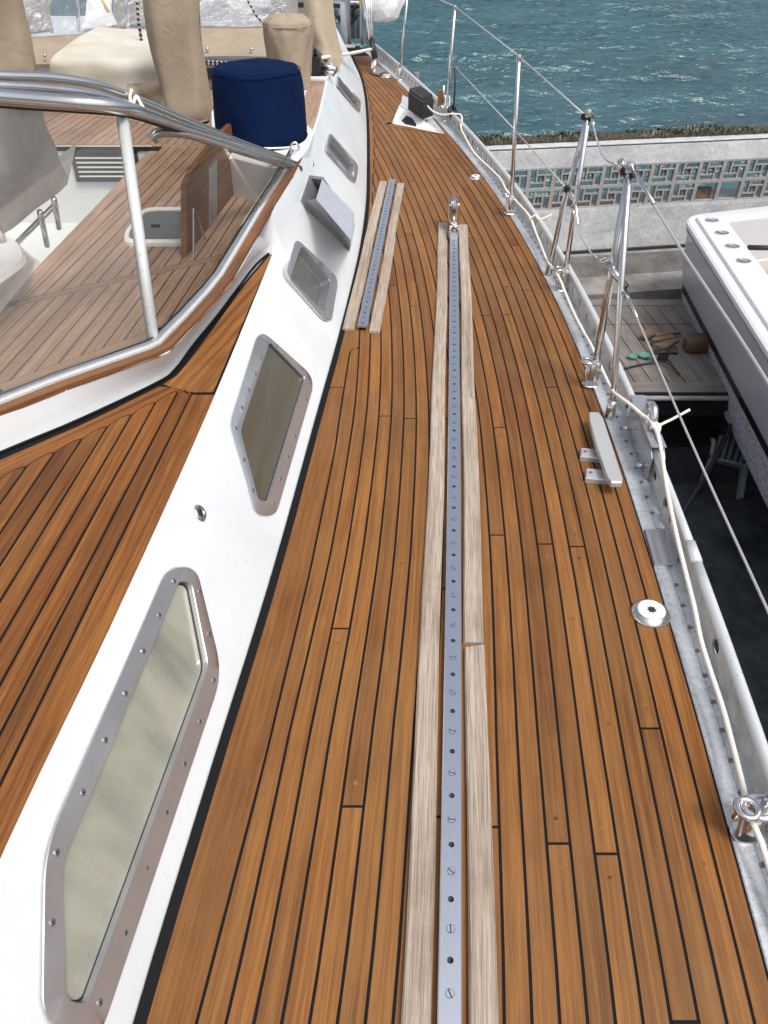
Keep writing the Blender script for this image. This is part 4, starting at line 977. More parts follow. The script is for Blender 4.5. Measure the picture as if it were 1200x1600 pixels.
# cream box cover
cb = thing('covered_box', P(165, 165, .36), 'cream canvas cover over a box shaped locker in front of the dodger', 'covered box')
tz = [PY(x, y, Y) for x, y, Y in [(80, 92, 4.95), (246, 100, 4.95), (240, 63, 5.3), (124, 57, 5.3)]]
b_ = [PY(80, 150, 4.92), PY(248, 170, 4.92)]
rows_ = [[PY(124, 57, 5.3), PY(160, 60, 5.3), PY(205, 63, 5.3), PY(240, 64, 5.3)], [PY(98, 76, 5.06), PY(150, 80, 5.04), PY(200, 82, 5.04), PY(244, 80, 5.06)], [PY(80, 94, 4.92), PY(140, 96, 4.9), PY(200, 98, 4.9), PY(247, 98, 4.92)], [PY(78, 130, 4.92), PY(140, 132, 4.9), PY(200, 132, 4.9), PY(250, 130, 4.92)], [PY(78, 175, 4.92), PY(140, 180, 4.9), PY(200, 182, 4.9), PY(252, 180, 4.92)]]
mb = MB(); fr3 = sheet(rows_, wr=.004, seed=7, sub=6); mb.grid(fr3)
fr3r = [list(x) for x in fr3]
lft, rgt = [rw for rw in (fr3[0], fr3[-1])]
for edge in (fr3[0], fr3[-1]): mb.grid([edge, [p + Vector((0, .38, 0)) for p in edge]])
obj('canvas', mb, 'canvas_cream', cb, smooth=60)
sk = sheet([[PY(198, 132, 4.86), PY(225, 128, 4.86), PY(256, 130, 4.86)], [PY(198, 150, 4.84), PY(225, 155, 4.82), PY(258, 158, 4.84)]], wr=.02, seed=3, sub=6); obj('flap', MB().grid(sk), 'canvas_beige', cb, smooth=True)
# side flap of the dodger
fl_ = thing('dodger_flap', PY(500, 80, 5.6), 'loose beige side flap of the dodger beside the beige winch', 'canvas flap')
rows_ = [[(465, -60, 6.0), (495, -60, 5.95), (518, -60, 6.0)], [(465, 0, 5.9), (495, 0, 5.8), (520, 0, 5.9)], [(466, 40, 5.8), (498, 45, 5.62), (527, 55, 5.8)], [(478, 66, 5.7), (505, 78, 5.52), (536, 88, 5.62)], [(505, 84, 5.6), (515, 100, 5.45), (534, 98, 5.55)], [(519, 118, 5.4), (521, 120, 5.4), (523, 119, 5.4)]]
mb = MB(); mb.grid(sheet([[PY(*q_) for q_ in rw] for rw in rows_], wr=.012, seed=12, sub=5)); obj('canvas', mb, 'canvas_beige', fl_, smooth=True)
obj('clip', MB().box(tuple(PY(466, 12, 5.7)), tuple(PY(474, 4, 5.72) + Vector((0, .02, 0)))), 'black_plastic', fl_)
rp = [PY(490, 92, 5.2), PY(520, 88, 5.6), PY(550, 83, 6.3), PY(580, 77, 7.2)]; tag(obj('mooring_line', MB().tube(crom(rp, 6), .011, 8), 'rope_white', origin=rp[0], smooth=True), 'white line led from the cabin to the rigging over the side deck', 'rope')

# ------------------------------------------------------------------ genoa tracks
def plate(mb, c, tx, ty, L, Wd, r, depth, z, hole=True, mi=0, mh=1):
    N = 16
    if not hole:
        mb.add([c - tx * L / 2 - ty * Wd / 2, c + tx * L / 2 - ty * Wd / 2, c + tx * L / 2 + ty * Wd / 2, c - tx * L / 2 + ty * Wd / 2], [(0, 1, 2, 3)], mi=mi); return
    an = math.atan2(Wd, L)
    o, i_, d_ = [], [], []
    for j in range(N):
        a = math.pi / 4 + 2 * math.pi * j / N; ca, sa = math.cos(a), math.sin(a); s = 1 / max(abs(ca), abs(sa))
        o.append(c + tx * ca * s * L / 2 + ty * sa * s * Wd / 2); i_.append(c + (tx * ca + ty * sa) * r); d_.append(c + (tx * ca + ty * sa) * r + Vector((0, 0, -depth)))
    mb.add(o + i_, [[j, (j + 1) % N, N + (j + 1) % N, N + j] for j in range(N)], mi=mi)
    mb.add(i_ + d_, [[j, (j + 1) % N, N + (j + 1) % N, N + j] for j in range(N)] , mi=mi)
    mb.add(d_, [list(range(N))], mi=mh)
slot = MB()
slot.lathe((0, 0, 0), [(.0074, -.003), (.0074, -.0001)], 16, mi=1); slot.lathe((0, 0, 0), [(.0066, -.003), (.0066, .0002)], 16, mi=0); slot.box((-.0068, -.0011, -.001), (.0068, .0011, .00035), 1)
mat('screw_steel', (.50, .54, .60), .4, .85); slot_me = proto(slot, ['screw_steel', 'slot_dark'])
def track(loc, a, b, z, hw, pitch0, pitch, label, sag=0.0):
    tr = thing('genoa_track', loc, label, 'genoa track', group=None)
    a, b = Vector((a[0], a[1], z)), Vector((b[0], b[1], z)); L = (b - a).length; tx = (b - a).normalized(); ty = Vector((-tx.y, tx.x, 0))
    def C(s):                         # centre line with a slight curve
        return a + tx * s + ty * (sag * 4 * (s / L) * (1 - s / L))
    mb = MB(); s = 0.0; k = 0; marks = []
    s = 0; half = pitch / 2
    while s < L - half:
        c = C(s + half / 2); hole = (k % 2 == 0); d_ = (C(s + half) - C(s)).normalized(); e_ = Vector((-d_.y, d_.x, 0))
        plate(mb, c, d_, e_, half * 1.0005, hw * 2 - .004, .0056, .010, z, hole)
        if not hole: marks.append((c, math.atan2(d_.y, d_.x)))
        s += half; k += 1
    ss = [L_ * s / 24 for L_ in [1] for s in [0]]; n = 24; cs = [C(s * i / n) for i in range(n + 1)] if False else [C((k * half) * i / n) for i in range(n + 1)]
    for sg in (1, -1):
        mb.grid([[c + ty * sg * (hw - .002), c + ty * sg * hw - Vector((0, 0, .002)), c + ty * sg * hw - Vector((0, 0, .007)), c + ty * sg * (hw - .008) - Vector((0, 0, .008)), c + ty * sg * (hw - .008) - Vector((0, 0, .025))] for c in cs])
    e0 = cs[0]; e1 = cs[-1]
    for e_ in (e0, e1): mb.add([e_ - ty * hw, e_ + ty * hw, e_ + ty * hw - Vector((0, 0, .008)), e_ - ty * hw - Vector((0, 0, .008))], [(0, 1, 2, 3)])
    obj('rail', mb, ['track_metal', 'slot_dark'], tr)
    for c, an in marks: inst('screw', slot_me, c + Vector((0, 0, .0006)), (0, 0, an + random.uniform(-.6, .9) + (1.57 if random.random() < .7 else 0)), tr)
    return tr, C, tx, ty, k * half
def board(tr, C, ty, s0, s1, d0, d1, z, matn='teak_weathered', skew=0, n=10, w_in=None):
    v, uv, f = [], [], []
    for i in range(n + 1):
        s = s0 + (s1 - s0) * i / n; wob = .0018 * math.sin(s * 5 + d0 * 60)
        sh0 = skew * (1 if i == n else 0)
        pts = [C(s) + ty * (d0 + wob), C(s + sh0) + ty * (d1 + wob)]
        e_ = .0035 if i in (0, n) else 0
        for p, ins in ((pts[0], .003), (pts[1], -.003)):
            pass
        a_, b_ = pts
        prof = [Vector((a_.x, a_.y, .0005)), Vector((a_.x, a_.y, z - .004 - e_)), a_ + ty * .0035, b_ - ty * .0035, Vector((b_.x, b_.y, z - .004 - e_)), Vector((b_.x, b_.y, .0005))]
        prof[2].z = prof[3].z = z - e_; v += prof; uv += [(s, d) for d in (d0, d0, d0 + .003, d1 - .003, d1, d1)]
    for i in range(n):
        for j in range(5): f.append([i * 6 + j, i * 6 + j + 1, (i + 1) * 6 + j + 1, (i + 1) * 6 + j])
    f += [list(range(5, -1, -1)), [n * 6 + j for j in range(6)]]
    return obj('timber', MB().add(v, f, uv), matn, tr)
# main track; measured along its centre line
ma, mbp = P(700, 1640, .022), P(709, 362, .022)
# keep the pitch phase: a hole sits at the measured point
hole0 = P(700.5, 1500, .022); dirv = (mbp - ma).normalized(); ph = (hole0 - ma).dot(dirv)
pitch = .0985; start = ph - pitch / 4 - math.floor((ph + .4) / pitch) * pitch
ma2 = ma + dirv * start
tr1, C1, tx1, ty1, L1 = track(P(702, 1000, 0), ma2, mbp, .022, .0195, 0, pitch, 'long blue grey perforated sheet track running down the middle of the side deck', sag=-.006)
sj = (P(733, 1000, .02) - ma2).dot(dirv); sj2 = (P(731, 618, .02) - ma2).dot(dirv); se = (P(705, 345, .02) - ma2).dot(dirv)
board(tr1, C1, ty1, 0, se, .030, .077, .014, n=24)
board(tr1, C1, ty1, 0, sj - .002, -.076, -.029, .014, n=14, skew=-.012); board(tr1, C1, ty1, sj + .002, sj2 - .003, -.074, -.027, .014, skew=.02); board(tr1, C1, ty1, sj2 + .003, se - .02, -.073, -.027, .014, n=14)
# second track by the cabin
ta, tb = P(566, 509, .022), P(613, 279, .022)
tr2, C2, tx2, ty2, L2 = track(P(580, 420, 0), ta, tb, .022, .0195, 0, .0985, 'short perforated sheet track between pale boards beside the cabin', sag=0)
d2 = lambda x, y: (P(x, y, .02) - ta).dot(ty2)
board(tr2, C2, ty2, -.005, L2, .031, .078, .014, n=14); board(tr2, C2, ty2, -.02, (P(613, 368, .02) - ta).dot(tx2), -.074, -.029, .014, n=8, skew=.015); board(tr2, C2, ty2, (P(613, 368, .02) - ta).dot(tx2) + .005, L2 - .03, -.072, -.029, .014, n=8)
# snatch block standing on its car
blk = thing('snatch_block', C1(L1), 'chrome turning block with open sheave on the end of the long track', 'block')
e = C1(L1 - .02); e.z = 0
ux = tx1
def bp(s, t_, z): return e + ux * s + ty1 * t_ + Vector((0, 0, z))
mb = MB(); mb.add([bp(-.07, -.026, .046), bp(.02, -.026, .046), bp(.02, .026, .046), bp(-.07, .026, .046), bp(-.07, -.028, .016), bp(.02, -.028, .016), bp(.02, .028, .016), bp(-.07, .028, .016)], [(0, 1, 2, 3), (0, 4, 5, 1), (1, 5, 6, 2), (2, 6, 7, 3), (3, 7, 4, 0)]); obj('car', mb, 'stainless', blk)
obj('pin', MB().tube([bp(-.025, -.02, .05), bp(-.025, -.02, .066), bp(-.025, .0, .07), bp(-.025, .02, .066), bp(-.025, .02, .05)], .006, 8), 'stainless', blk, smooth=True)
obj('shackle', MB().tube([bp(.0 + .026 * math.cos(a), .02 * math.sin(a), .07 + .012 * math.sin(a * 1)) for a in [i * .52 for i in range(12)]], .006, 8, closed=True), 'stainless', blk, smooth=True)
obj('shackle', MB().tube([bp(.035 + .02 * math.cos(a), .004 * math.sin(a), .075 + .022 * math.sin(a)) for a in [i * .52 for i in range(12)]], .0055, 8, closed=True), 'stainless', blk, smooth=True)
sc0 = bp(.135, .0, .115); axs = (ty1 + Vector((0, 0, -.12)) + ux * .12).normalized()
obj('sheave', MB().lathe(sc0 - axs * .012, [(.050, 0), (.050, .003), (.036, .008), (.036, .016), (.050, .021), (.050, .024)], 28, axs), 'stainless', blk, smooth=40)
for sg in (-1, 1):
    c = sc0 + axs * .020 * sg; upv = Vector((0, 0, 1)); fwd = axs.cross(upv).normalized(); upv = fwd.cross(axs).normalized()
    low_ = (bp(.04, .0, .06) + axs * .02 * sg) - c; lw = Vector((low_.dot(fwd), low_.dot(upv)))
    ol = [Vector((.058 * math.cos(a), .058 * math.sin(a))) for a in [math.atan2(lw.y, lw.x) + math.pi - 2.0 + i * .333 for i in range(13)]]
    per = Vector((-lw.y, lw.x)).normalized() * .016
    ol += [lw - per, lw + per] if (ol[-1] - (lw - per)).length < (ol[-1] - (lw + per)).length else [lw + per, lw - per]
    obj('cheek', MB().slab([c + fwd * q_.x + upv * q_.y for q_ in ol], .002, fwd.cross(upv)), 'stainless', blk)
obj('hub', MB().lathe(sc0 - axs * .027, [(.012, 0), (.012, .054)], 14, axs), 'stainless', blk, smooth=40)
mb = MB(); mb.lathe(bp(.055, 0, .07), [(.012, -.012), (.014, 0), (.010, .014)], 12); obj('swivel', mb, 'yellow', blk)

# ------------------------------------------------------------------ deck hardware
# cleat
cle = thing('horn_cleat', P(945, 700, 0), 'dull aluminium horn cleat with two feet near the deck edge', 'cleat')
hp = [P(a, b, .055) for a, b in [(921, 643), (935, 643), (942, 652), (973, 748), (972, 753), (956, 753), (950, 746), (930, 690), (921, 655)]]
obj('horn', MB().slab([Vector((p.x, p.y, .055)) for p in hp], .018, bevel=.004), 'cleat_metal', cle)
for (x0, x1, y0, y1) in [(907, 940, 699, 712), (915, 950, 731, 746)]:
    a_, b_, c_, d_ = P(x0, y1, .018), P(x1, y1 + 4, .018), P(x1, y0 + 3, .018), P(x0 + 1, y0, .018)
    obj('foot', MB().slab([a_, b_, c_, d_], .018, bevel=.004), 'cleat_metal', cle)
    m1 = (b_ + c_) / 2; obj('post', MB().tube([Vector((m1.x - .005, m1.y, .0)), Vector((m1.x, m1.y, .045))], .012, 10), 'cleat_metal', cle, smooth=True)
    inst('screw', fscrew_me, (a_ * .5 + d_ * .5) + Vector((.014, 0, .0005)), (0, 0, 1), cle)
# pale worn teak by the cleat end

# fillers
def filler(x, y, r, label):
    c = P(x, y, 0); o = thing('deck_filler', c, label, 'deck filler')
    obj('rim', MB().lathe(c, [(r, 0), (r, .004), (r * .93, .009), (r * .74, .016), (r * .70, .0165)], 36), 'stainless', o, smooth=35)
    obj('cap', MB().lathe(c, [(r * .69, .010), (r * .69, .0168), (r * .6, .0172)], 36), 'white_metal' if r > .03 else 'gelcoat', o, smooth=35)
    star = []
    for k in range(16):
        a = k * math.pi / 8; rr_ = r * (.27 if k % 2 == 0 else .17); star.append(c + Vector((rr_ * math.cos(a), rr_ * math.sin(a), .0178)))
    obj('key_socket', MB().slab(star, .0008), 'slot_dark', o)
filler(1016, 960, .048, 'large round chrome deck filler cap with black star socket at the deck edge')
filler(743, 279, .036, 'small white round deck filler farther aft beside the toe rail')
filler(604, 120, .05, 'white round deck plate near the rigging foot')

# ------------------------------------------------------------------ stanchions, lifelines
def stanchion(base, tops, label, r=.0108, cat='stanchion', foot=True, ring=True, cap=True):
    o = thing('stanchion', base, label, cat, group='stanchions along the toe rail')
    obj('post', MB().tube([base + Vector((0, 0, .03)), *tops], r, 12), 'stainless', o, smooth=True)
    if foot:
        obj('socket', MB().lathe(base, [(r * 1.5, .01), (r * 1.5, .075), (r * 1.25, .08)], 14), 'stainless', o, smooth=40)
        fp = [(base.x - .034, base.y - .022), (base.x + .02, base.y - .022), (base.x + .02, base.y + .022), (base.x - .034, base.y + .022)]
        obj('base_plate', MB().slab([(p.x, p.y, .012) for p in rpoly(fp, .018, 3)], .008, bevel=.002), 'stainless', o)
        obj('brace', MB().tube(crom([base + Vector((-.03, -.015, .01)), base + Vector((-.03, -.005, .05)), base + Vector((-.012, .004, .075))], 4), .005, 8), 'stainless', o, smooth=True)
        obj('brace', MB().tube(crom([base + Vector((-.028, .018, .01)), base + Vector((-.022, .016, .05)), base + Vector((-.008, .008, .07))], 4), .005, 8), 'stainless', o, smooth=True)
    if ring:
        rc = base + Vector((-.032, -.004, .082)); obj('ring', MB().tube([rc + Vector((.019 * math.cos(a), .019 * math.sin(a), 0)) for a in [i * .45 for i in range(14)]], .006, 8, closed=True), 'stainless', o, smooth=True)
    if cap:
        t_ = tops[-1]; obj('cap', MB().lathe(t_, [(r * 1.15, -.02), (r * 1.2, .0), (r * .9, .008)], 12), 'stainless', o, smooth=40)
    return o
def PX(x, y, X0):          # point on the pixel ray at given X
    r_ = ray(x, y); return CAM + r_ * (X0 / r_.x)
s1b = P(625, 122, .02); s1t = PY(638, -22, s1b.y)
s2b = P(697, 186, .02); s2t = PY(711, 10, s2b.y)
s3b = P(798, 330, .02); s3t = PY(811, 88, s3b.y)
s4b = P(880, 448, .02); s4t = PY(920, 174, s4b.y); s4b2 = P(858, 424, .02); s4m = PY(902, 215, s4b2.y)
s5b = P(926, 596, .02); s5t = PY(985, 258, s5b.y); s5b2 = P(955, 645, .02)
stanchion(s1b, [s1t], 'thin steel stanchion farthest aft beside the deck plate', ring=False)
o2 = stanchion(s2b, [s2t], 'steel stanchion beside the black topped bracket with a hanging black cord')
o3 = stanchion(s3b, [s3t], 'steel stanchion rising in front of the pierced wall, third from the stern')
o4 = stanchion(s4b, [s4t], 'gate stanchion with raked brace, aft of the taller pair')
obj('raked_brace', MB().tube([s4b2 + Vector((0, 0, .01)), s4b2 + (s4m - s4b2) * .5, s4t + Vector((0, 0, -.02))], .0105, 10), 'stainless', o4, smooth=True)
obj('brace_foot', MB().lathe(s4b2, [(.016, -.01), (.016, .02)], 12), 'stainless', o4, smooth=40)
o5 = stanchion(s5b, [s5t], 'gate stanchion with brown reflections and thin outer leg behind the cleat', r=.0125)
s5k = P(959, 618, .09); s5k2 = PY(970, 452, s5b.y - .08); obj('raked_brace', MB().tube([s5b2, s5k, s5k2, s5t + Vector((0, 0, -.02))], .0105, 10), 'stainless', o5, smooth=True)
obj('brace_foot', MB().tube([s5b2 + Vector((-.004, -.004, -.014)), s5k + Vector((0, 0, -.02))], .016, 12), 'stainless', o5, smooth=True)
s6b = P(1160, 1296, .02); s6t = Vector((.80, s6b.y + .06, .66))
o6 = stanchion(s6b + Vector((.015, 0, 0)), [s6b + Vector((.03, .005, .1)), s6t], 'nearest stanchion foot with clamp ring at the right edge', r=.014, ring=True)
obj('clamp', MB().tube([s6b + Vector((.012 + .034 * math.cos(a), .022 * math.sin(a), .078)) for a in [i * .45 for i in range(14)]], .007, 8, closed=True), 'stainless_flat', o6, smooth=True)
for t_, p in ((s4t, o4), (s5t, o5)): obj('black_fitting', MB().tube([t_ + Vector((-.02, .012, -.02)), t_ + Vector((.018, -.012, -.022))], .012, 10), 'rubber', p, smooth=True)
# mid cross tube of the gate stanchions
for (a_, b_, p_) in ((PY(950, 412, s5b.y), PY(974, 446, s5b.y - .06), o5), (PY(886, 296, s4b.y + .1), PY(900, 316, s4b.y), o4)):
    obj('cross_tube', MB().tube([a_, b_], .011, 10), 'stainless', p_, smooth=True)
    obj('black_fitting', MB().lathe((b_ if p_ is o5 else a_), [(.014, -.010), (.014, .010)], 10, (b_ - a_)), 'rubber', p_)
def wire(pts, label, r=.0032, sub=1, matn='wire', cat='lifeline', name='lifeline'):
    return tag(obj(name, MB().tube(crom(pts, 6) if sub > 1 else pts, r, 6), matn, origin=pts[0], smooth=True), label, cat)
wire([PY(690, 0, s1b.y * .9 + s2b.y * .1) if False else s1t + Vector((0, 0, 0)), s2t], 'top lifeline between the two farthest stanchions')
wire([s2t, s3t], 'top lifeline section over open water, second from the stern')
wire([s3t, s4t + Vector((-.01, .0, -.015))], 'top lifeline section ending at the gate stanchion with raked brace')
g0_, g1_ = s4t + Vector((.01, -.02, -.02)), s5t + Vector((-.01, .03, -.01)); mid_ = (g0_ + g1_) / 2 + Vector((0, 0, -.05))
gate = thing('gate_wire', g0_, 'slack upper gate wire with snap hook between the two gate stanchions', 'gate wire')
gp = crom([g0_, g0_ + (g1_ - g0_) * .25 + Vector((0, 0, -.035)), mid_ + (g1_ - g0_) * .05, g0_ + (g1_ - g0_) * .78 + Vector((0, 0, -.03)), g1_], 5); obj('wire', MB().tube(gp[:-4], .0035, 6), 'wire', gate, smooth=True); obj('swage', MB().tube([gp[0], gp[2]], .007, 8), 'stainless', gate, smooth=True)
hk = gp[-3]; dh = (g1_ - gp[-5]).normalized(); obj('snap_hook', MB().tube([hk + dh * .035 * math.cos(a) + Vector((0, 0, .016)) * math.sin(a) for a in [i * .5236 for i in range(12)]], .0055, 8, closed=True), 'stainless', gate, smooth=True)
g0_, g1_ = PY(893, 322, s4b.y - .02), PY(946, 408, s5b.y + .02); gate2 = thing('gate_wire', g0_, 'slack lower gate wire with snap hook between the two gate stanchions', 'gate wire')
gp = crom([g0_, g0_ + (g1_ - g0_) * .35 + Vector((0, 0, -.04)), g0_ + (g1_ - g0_) * .7 + Vector((0, 0, -.04)), g1_], 6); obj('wire', MB().tube(gp[:-4], .003, 6), 'wire', gate2, smooth=True); obj('swage', MB().tube([gp[0], gp[2]], .006, 8), 'stainless', gate2, smooth=True)
hk = gp[-2]; dh = (gp[-1] - gp[-5]).normalized(); obj('snap_hook', MB().tube([hk + dh * .032 * math.cos(a) + Vector((.012, 0, .008)) * math.sin(a) for a in [i * .5236 for i in range(12)]], .005, 8, closed=True), 'stainless', gate2, smooth=True)
obj('hook', MB().tube(crom([g0_, g0_ + Vector((.01, -.02, .01)), g0_ + Vector((.015, -.05, -.02)), g0_ + Vector((.02, -.08, -.05))], 4), .005, 6), 'stainless', gate2, smooth=True)
# near lifelines towards the right edge
def near(pts_px, zs_, label):
    pts = [P(x, y, z) for (x, y), z in zip(pts_px, zs_)]; return pts
U = [s5t, P(1058, 380, .685), P(1200, 598, .665), P(1500, 1130, .66)]
n1_ = wire(U, 'top lifeline running from the gate stanchion to the right edge', .0036, 2); d_ = (U[1] - U[0]).normalized(); obj('turnbuckle', MB().tube([U[0] + d_ * .02, U[0] + d_ * .13, U[0] + d_ * .14, U[0] + d_ * .25], [.008, .008, .0058, .0055], 8), 'stainless', n1_, smooth=True)
lz = PY(974, 448, s5b.y - .06); Lw = [lz, P(1084, 700, .36), P(1200, 955, .365), P(1330, 1240, .37)]
n2_ = wire(Lw, 'lower lifeline running from the gate stanchion to the right edge', .0032, 2); d_ = (Lw[1] - Lw[0]).normalized(); obj('turnbuckle', MB().tube([Lw[0] + d_ * .02, Lw[0] + d_ * .1, Lw[0] + d_ * .11, Lw[0] + d_ * .20], [.007, .007, .005, .005], 8), 'stainless', n2_, smooth=True)
s2m = PY(711, 104, s2b.y - .1); m3 = PY(806, 205, s3b.y); m4 = PY(888, 298, s4b.y + .1)
wire([s2m, m3], 'lower lifeline from the black cord to the third stanchion'); wire([m3, m4], 'lower lifeline between the third stanchion and the gate')
pr = [s2m, PY(711, 140, s2b.y - .1), PY(708, 175, s2b.y - .1)]; bcd = thing('lashing', s2m, 'black cord lashing hanging beside the second stanchion', 'cord'); obj('cord', MB().tube(pr, .006, 6), 'rubber', bcd, smooth=True)
mb = MB(); 
for k in range(4): c = PY(707 + k, 172 + k * 3, s2b.y - .1); mb.tube([c + Vector((.03 * math.cos(a), .02 * math.sin(a + k), .02 * math.sin(a))) for a in [i * .7 for i in range(9)]], .008, 6, closed=True)
obj('knot', mb, 'rubber', bcd, smooth=True)
# box shaped fairlead on the rail
fb_ = thing('rail_fairlead', P(1005, 690, .02), 'stainless box fairlead clamped over the toe rail beside the cleat', 'fairlead')
yc = P(965, 690, .0).y; y0, y1 = P(950, 735, .03).y, P(925, 655, .03).y
y0, y1 = 1.83, 2.14
def eb(y, d_, z): return ep(y, d_, z)
for dd in (.052, .092):
    cor = [eb(y0, dd, .02), eb(y0 + .02, dd, .012), eb(y1, dd, .035), eb(y1, dd, .115), eb(y0 + .05, dd, .115), eb(y0, dd, .09)]
    n_ = (eb(y0, dd + .01, 0) - eb(y0, dd, 0)).normalized(); obj('side_plate', MB().slab(cor if dd > .07 else cor[::-1], .003, n_ if dd > .07 else -n_), 'stainless_flat', fb_)
obj('top_plate', MB().slab([eb(y0 + .02, .050, .118), eb(y0 + .02, .094, .118), eb(y1, .094, .118), eb(y1, .050, .118)], .003), 'stainless_flat', fb_)
c = eb(1.99, .074, .118); obj('roller', MB().tube(crom([c + Vector((0, .03, 0)), c + Vector((0, .028, .04)), c + Vector((0, -.01, .052)), c + Vector((0, -.03, .03)), c + Vector((0, -.034, 0))], 4), .012, 10), 'stainless', fb_, smooth=True)
for y in (1.88, 2.08): obj('bolt', MB().tube([eb(y, .03, .03), eb(y, .056, .03)], .007, 8), 'stainless', fb_, smooth=True)
# white rope along the rail
rope_px = [0, 0, (660, 155, .16), (674, 172, .12), (690, 179, .10), (706, 178, .11), (719, 179, .11), (722, 187, .09), (720, 198, .08), (726, 213, .07), (742, 240, .06), (770, 267, .06), (783, 281, .07), (791, 297, .09), (807, 315, .08), (827, 338, .09), (837, 363, .06), (847, 388, .05), (855, 408, .06), (865, 421, .08), (875, 437, .09), (882, 455, .06), (897, 490, .05), (912.5, 520, .05), (922, 537, .09), (928, 549, .10), (937, 569, .06), (954.6, 607, .10), (965, 618, .13), (983, 631, .14), (1002, 647, .14), (1015, 656, .14), (1023, 668, .13), (1029, 684, .125), (1034, 710, .11), (1040, 752, .10), (1047, 790, .095), (1058, 841, .09), (1070, 890, .08), (1084, 946, .075), (1095, 1000, .07), (1110, 1049, .065), (1129, 1106, .06), (1146, 1170, .055), (1161, 1230, .06), (1168, 1262, .075), (1178, 1289, .07), (1194, 1330, .055), (1230, 1450, .04), (1290, 1640, .03)]
rp = [P(*q_) for q_ in rope_px[2:]]
tag(obj('mooring_rope', MB().tube(crom(rp, 5), .0058, 8), 'rope_white', origin=rp[5], smooth=True), 'long white rope laid along the toe rail through the stanchion rings', 'rope')
k0_ = P(1024, 668, .13); kk = thing('tied_cord', k0_, 'white cord knotted on the fairlead with its end pointing outboard', 'cord')
obj('tail', MB().tube(crom([k0_, k0_ + Vector((.03, .01, .012)), PY(1050, 655, k0_.y + .02), PY(1078, 640, k0_.y + .03)], 4), .0042, 6), 'rope_white', kk, smooth=True)
obj('knot', MB().tube([k0_ + Vector((.012 * math.cos(a), .012 * math.sin(a), .008 * math.sin(2 * a))) for a in [i * .5 for i in range(13)]], .006, 6, closed=True), 'rope_white', kk, smooth=True)
k0_ = P(836, 340, .10); obj('cord_end', MB().tube(crom([k0_ + Vector((-.03, 0, -.01)), k0_ + Vector((.0, .0, .012)), k0_ + Vector((.02, -.01, -.005)), PY(862, 335, k0_.y)], 4), .004, 6), 'rope_white', origin=k0_, smooth=True, label='thin white tie round the rail cap with its end pointing outboard', cat='cord')

# white bracket with black block on the side deck
zb_ = .004
bk_ = thing('deck_bracket', P(655, 195, 0), 'white angled bracket with triangular hole and black block at the deck edge', 'bracket')
f0, f1, f2, f3 = P(613, 193, .006), P(693, 208, .006), P(668, 188, .13), P(627, 172, .17)
# front plate leaning aft: outline with a hole
def lrp(a, b, s): return a + (b - a) * s
A0, B0 = P(613, 193, .004), P(694, 209, .004)
C0 = PY(664, 190, P(664, 200, 0).y + .10); D0 = PY(626, 164, P(620, 196, 0).y + .12)
nrm_ = (B0 - A0).cross(D0 - A0).normalized()
outl = [A0, B0, C0, D0]
cen = (A0 * .42 + B0 * .2 + C0 * .16 + D0 * .22) + (B0 - A0) * .02
hol = [cen + (B0 - A0).normalized() * x_ + (nrm_.cross((B0 - A0).normalized())) * y_ for x_, y_ in [(-.075, -.01), (-.055, .035), (.0, .025), (.06, -.012), (.07, -.032), (-.03, -.03)]]
mb = MB(); mb.add(outl, [(0, 1, 2, 3)]); mb.add([p - nrm_ * .012 for p in outl], [(3, 2, 1, 0)]); mb.grid([outl, [p - nrm_ * .012 for p in outl]], closed=True); obj('front_plate', mb, 'white_metal', bk_)
obj('hole', MB().slab([p + nrm_ * .003 for p in hol], .001, nrm_), 'slot_dark', bk_); obj('edge_lip', MB().tube([D0 + nrm_ * .004, C0 + nrm_ * .004], .008, 8), 'white_metal', bk_, smooth=True); obj('edge_lip', MB().tube([A0, D0], .007, 8), 'white_metal', bk_, smooth=True)
bh = Vector((.02, .34, 0)); back = [D0, C0, C0 + bh + Vector((.1, 0, -.02)), D0 + bh]; obj('top_plate', MB().slab(back, .01, (0, 0, 1)), 'aluminium_cast', bk_)
wing = [P(664, 196, .02), P(694, 208, .008), P(672, 178, .05)]; obj('wing', MB().slab([wing[0], wing[1], PY(669, 176, P(669, 196, 0).y + .25)], .004, (0, -.3, 1)), 'aluminium_cast', bk_)
bb = P(655, 170, D0.z); mb = MB()
ax_ = (C0 - D0).normalized(); ay = Vector((0, 0, 1)).cross(ax_).normalized()
blk_ = thing('black_block', bb, 'black plastic block sitting on the white bracket', 'block')
pts_ = [bb + ax_ * a - ay * b * -1 for a, b in [(-.06, -.07), (.07, -.07), (.08, .08), (-.04, .09)]]
obj('body', MB().slab([p + Vector((0, 0, .10)) for p in pts_], .12, bevel=.012), 'black_plastic', blk_); obj('lid', MB().slab([p * .94 + bb * .06 + Vector((0, 0, .117)) for p in pts_], .016, bevel=.008), 'black_plastic', blk_)
# teak frame round the bracket
for q4 in ([(600, 195), (604, 175), (616, 174), (611, 194)], [(601, 196), (699, 211), (700, 207), (606, 191)]):
    pts_ = [P(x, y, .0025) for x, y in q4]; pts_ = pts_ if (pts_[1] - pts_[0]).cross(pts_[2] - pts_[0]).z > 0 else pts_[::-1]
    obj('border_board', MB().slab(pts_, .004, uvdir=(pts_[1] - pts_[0])), 'teak', deck)
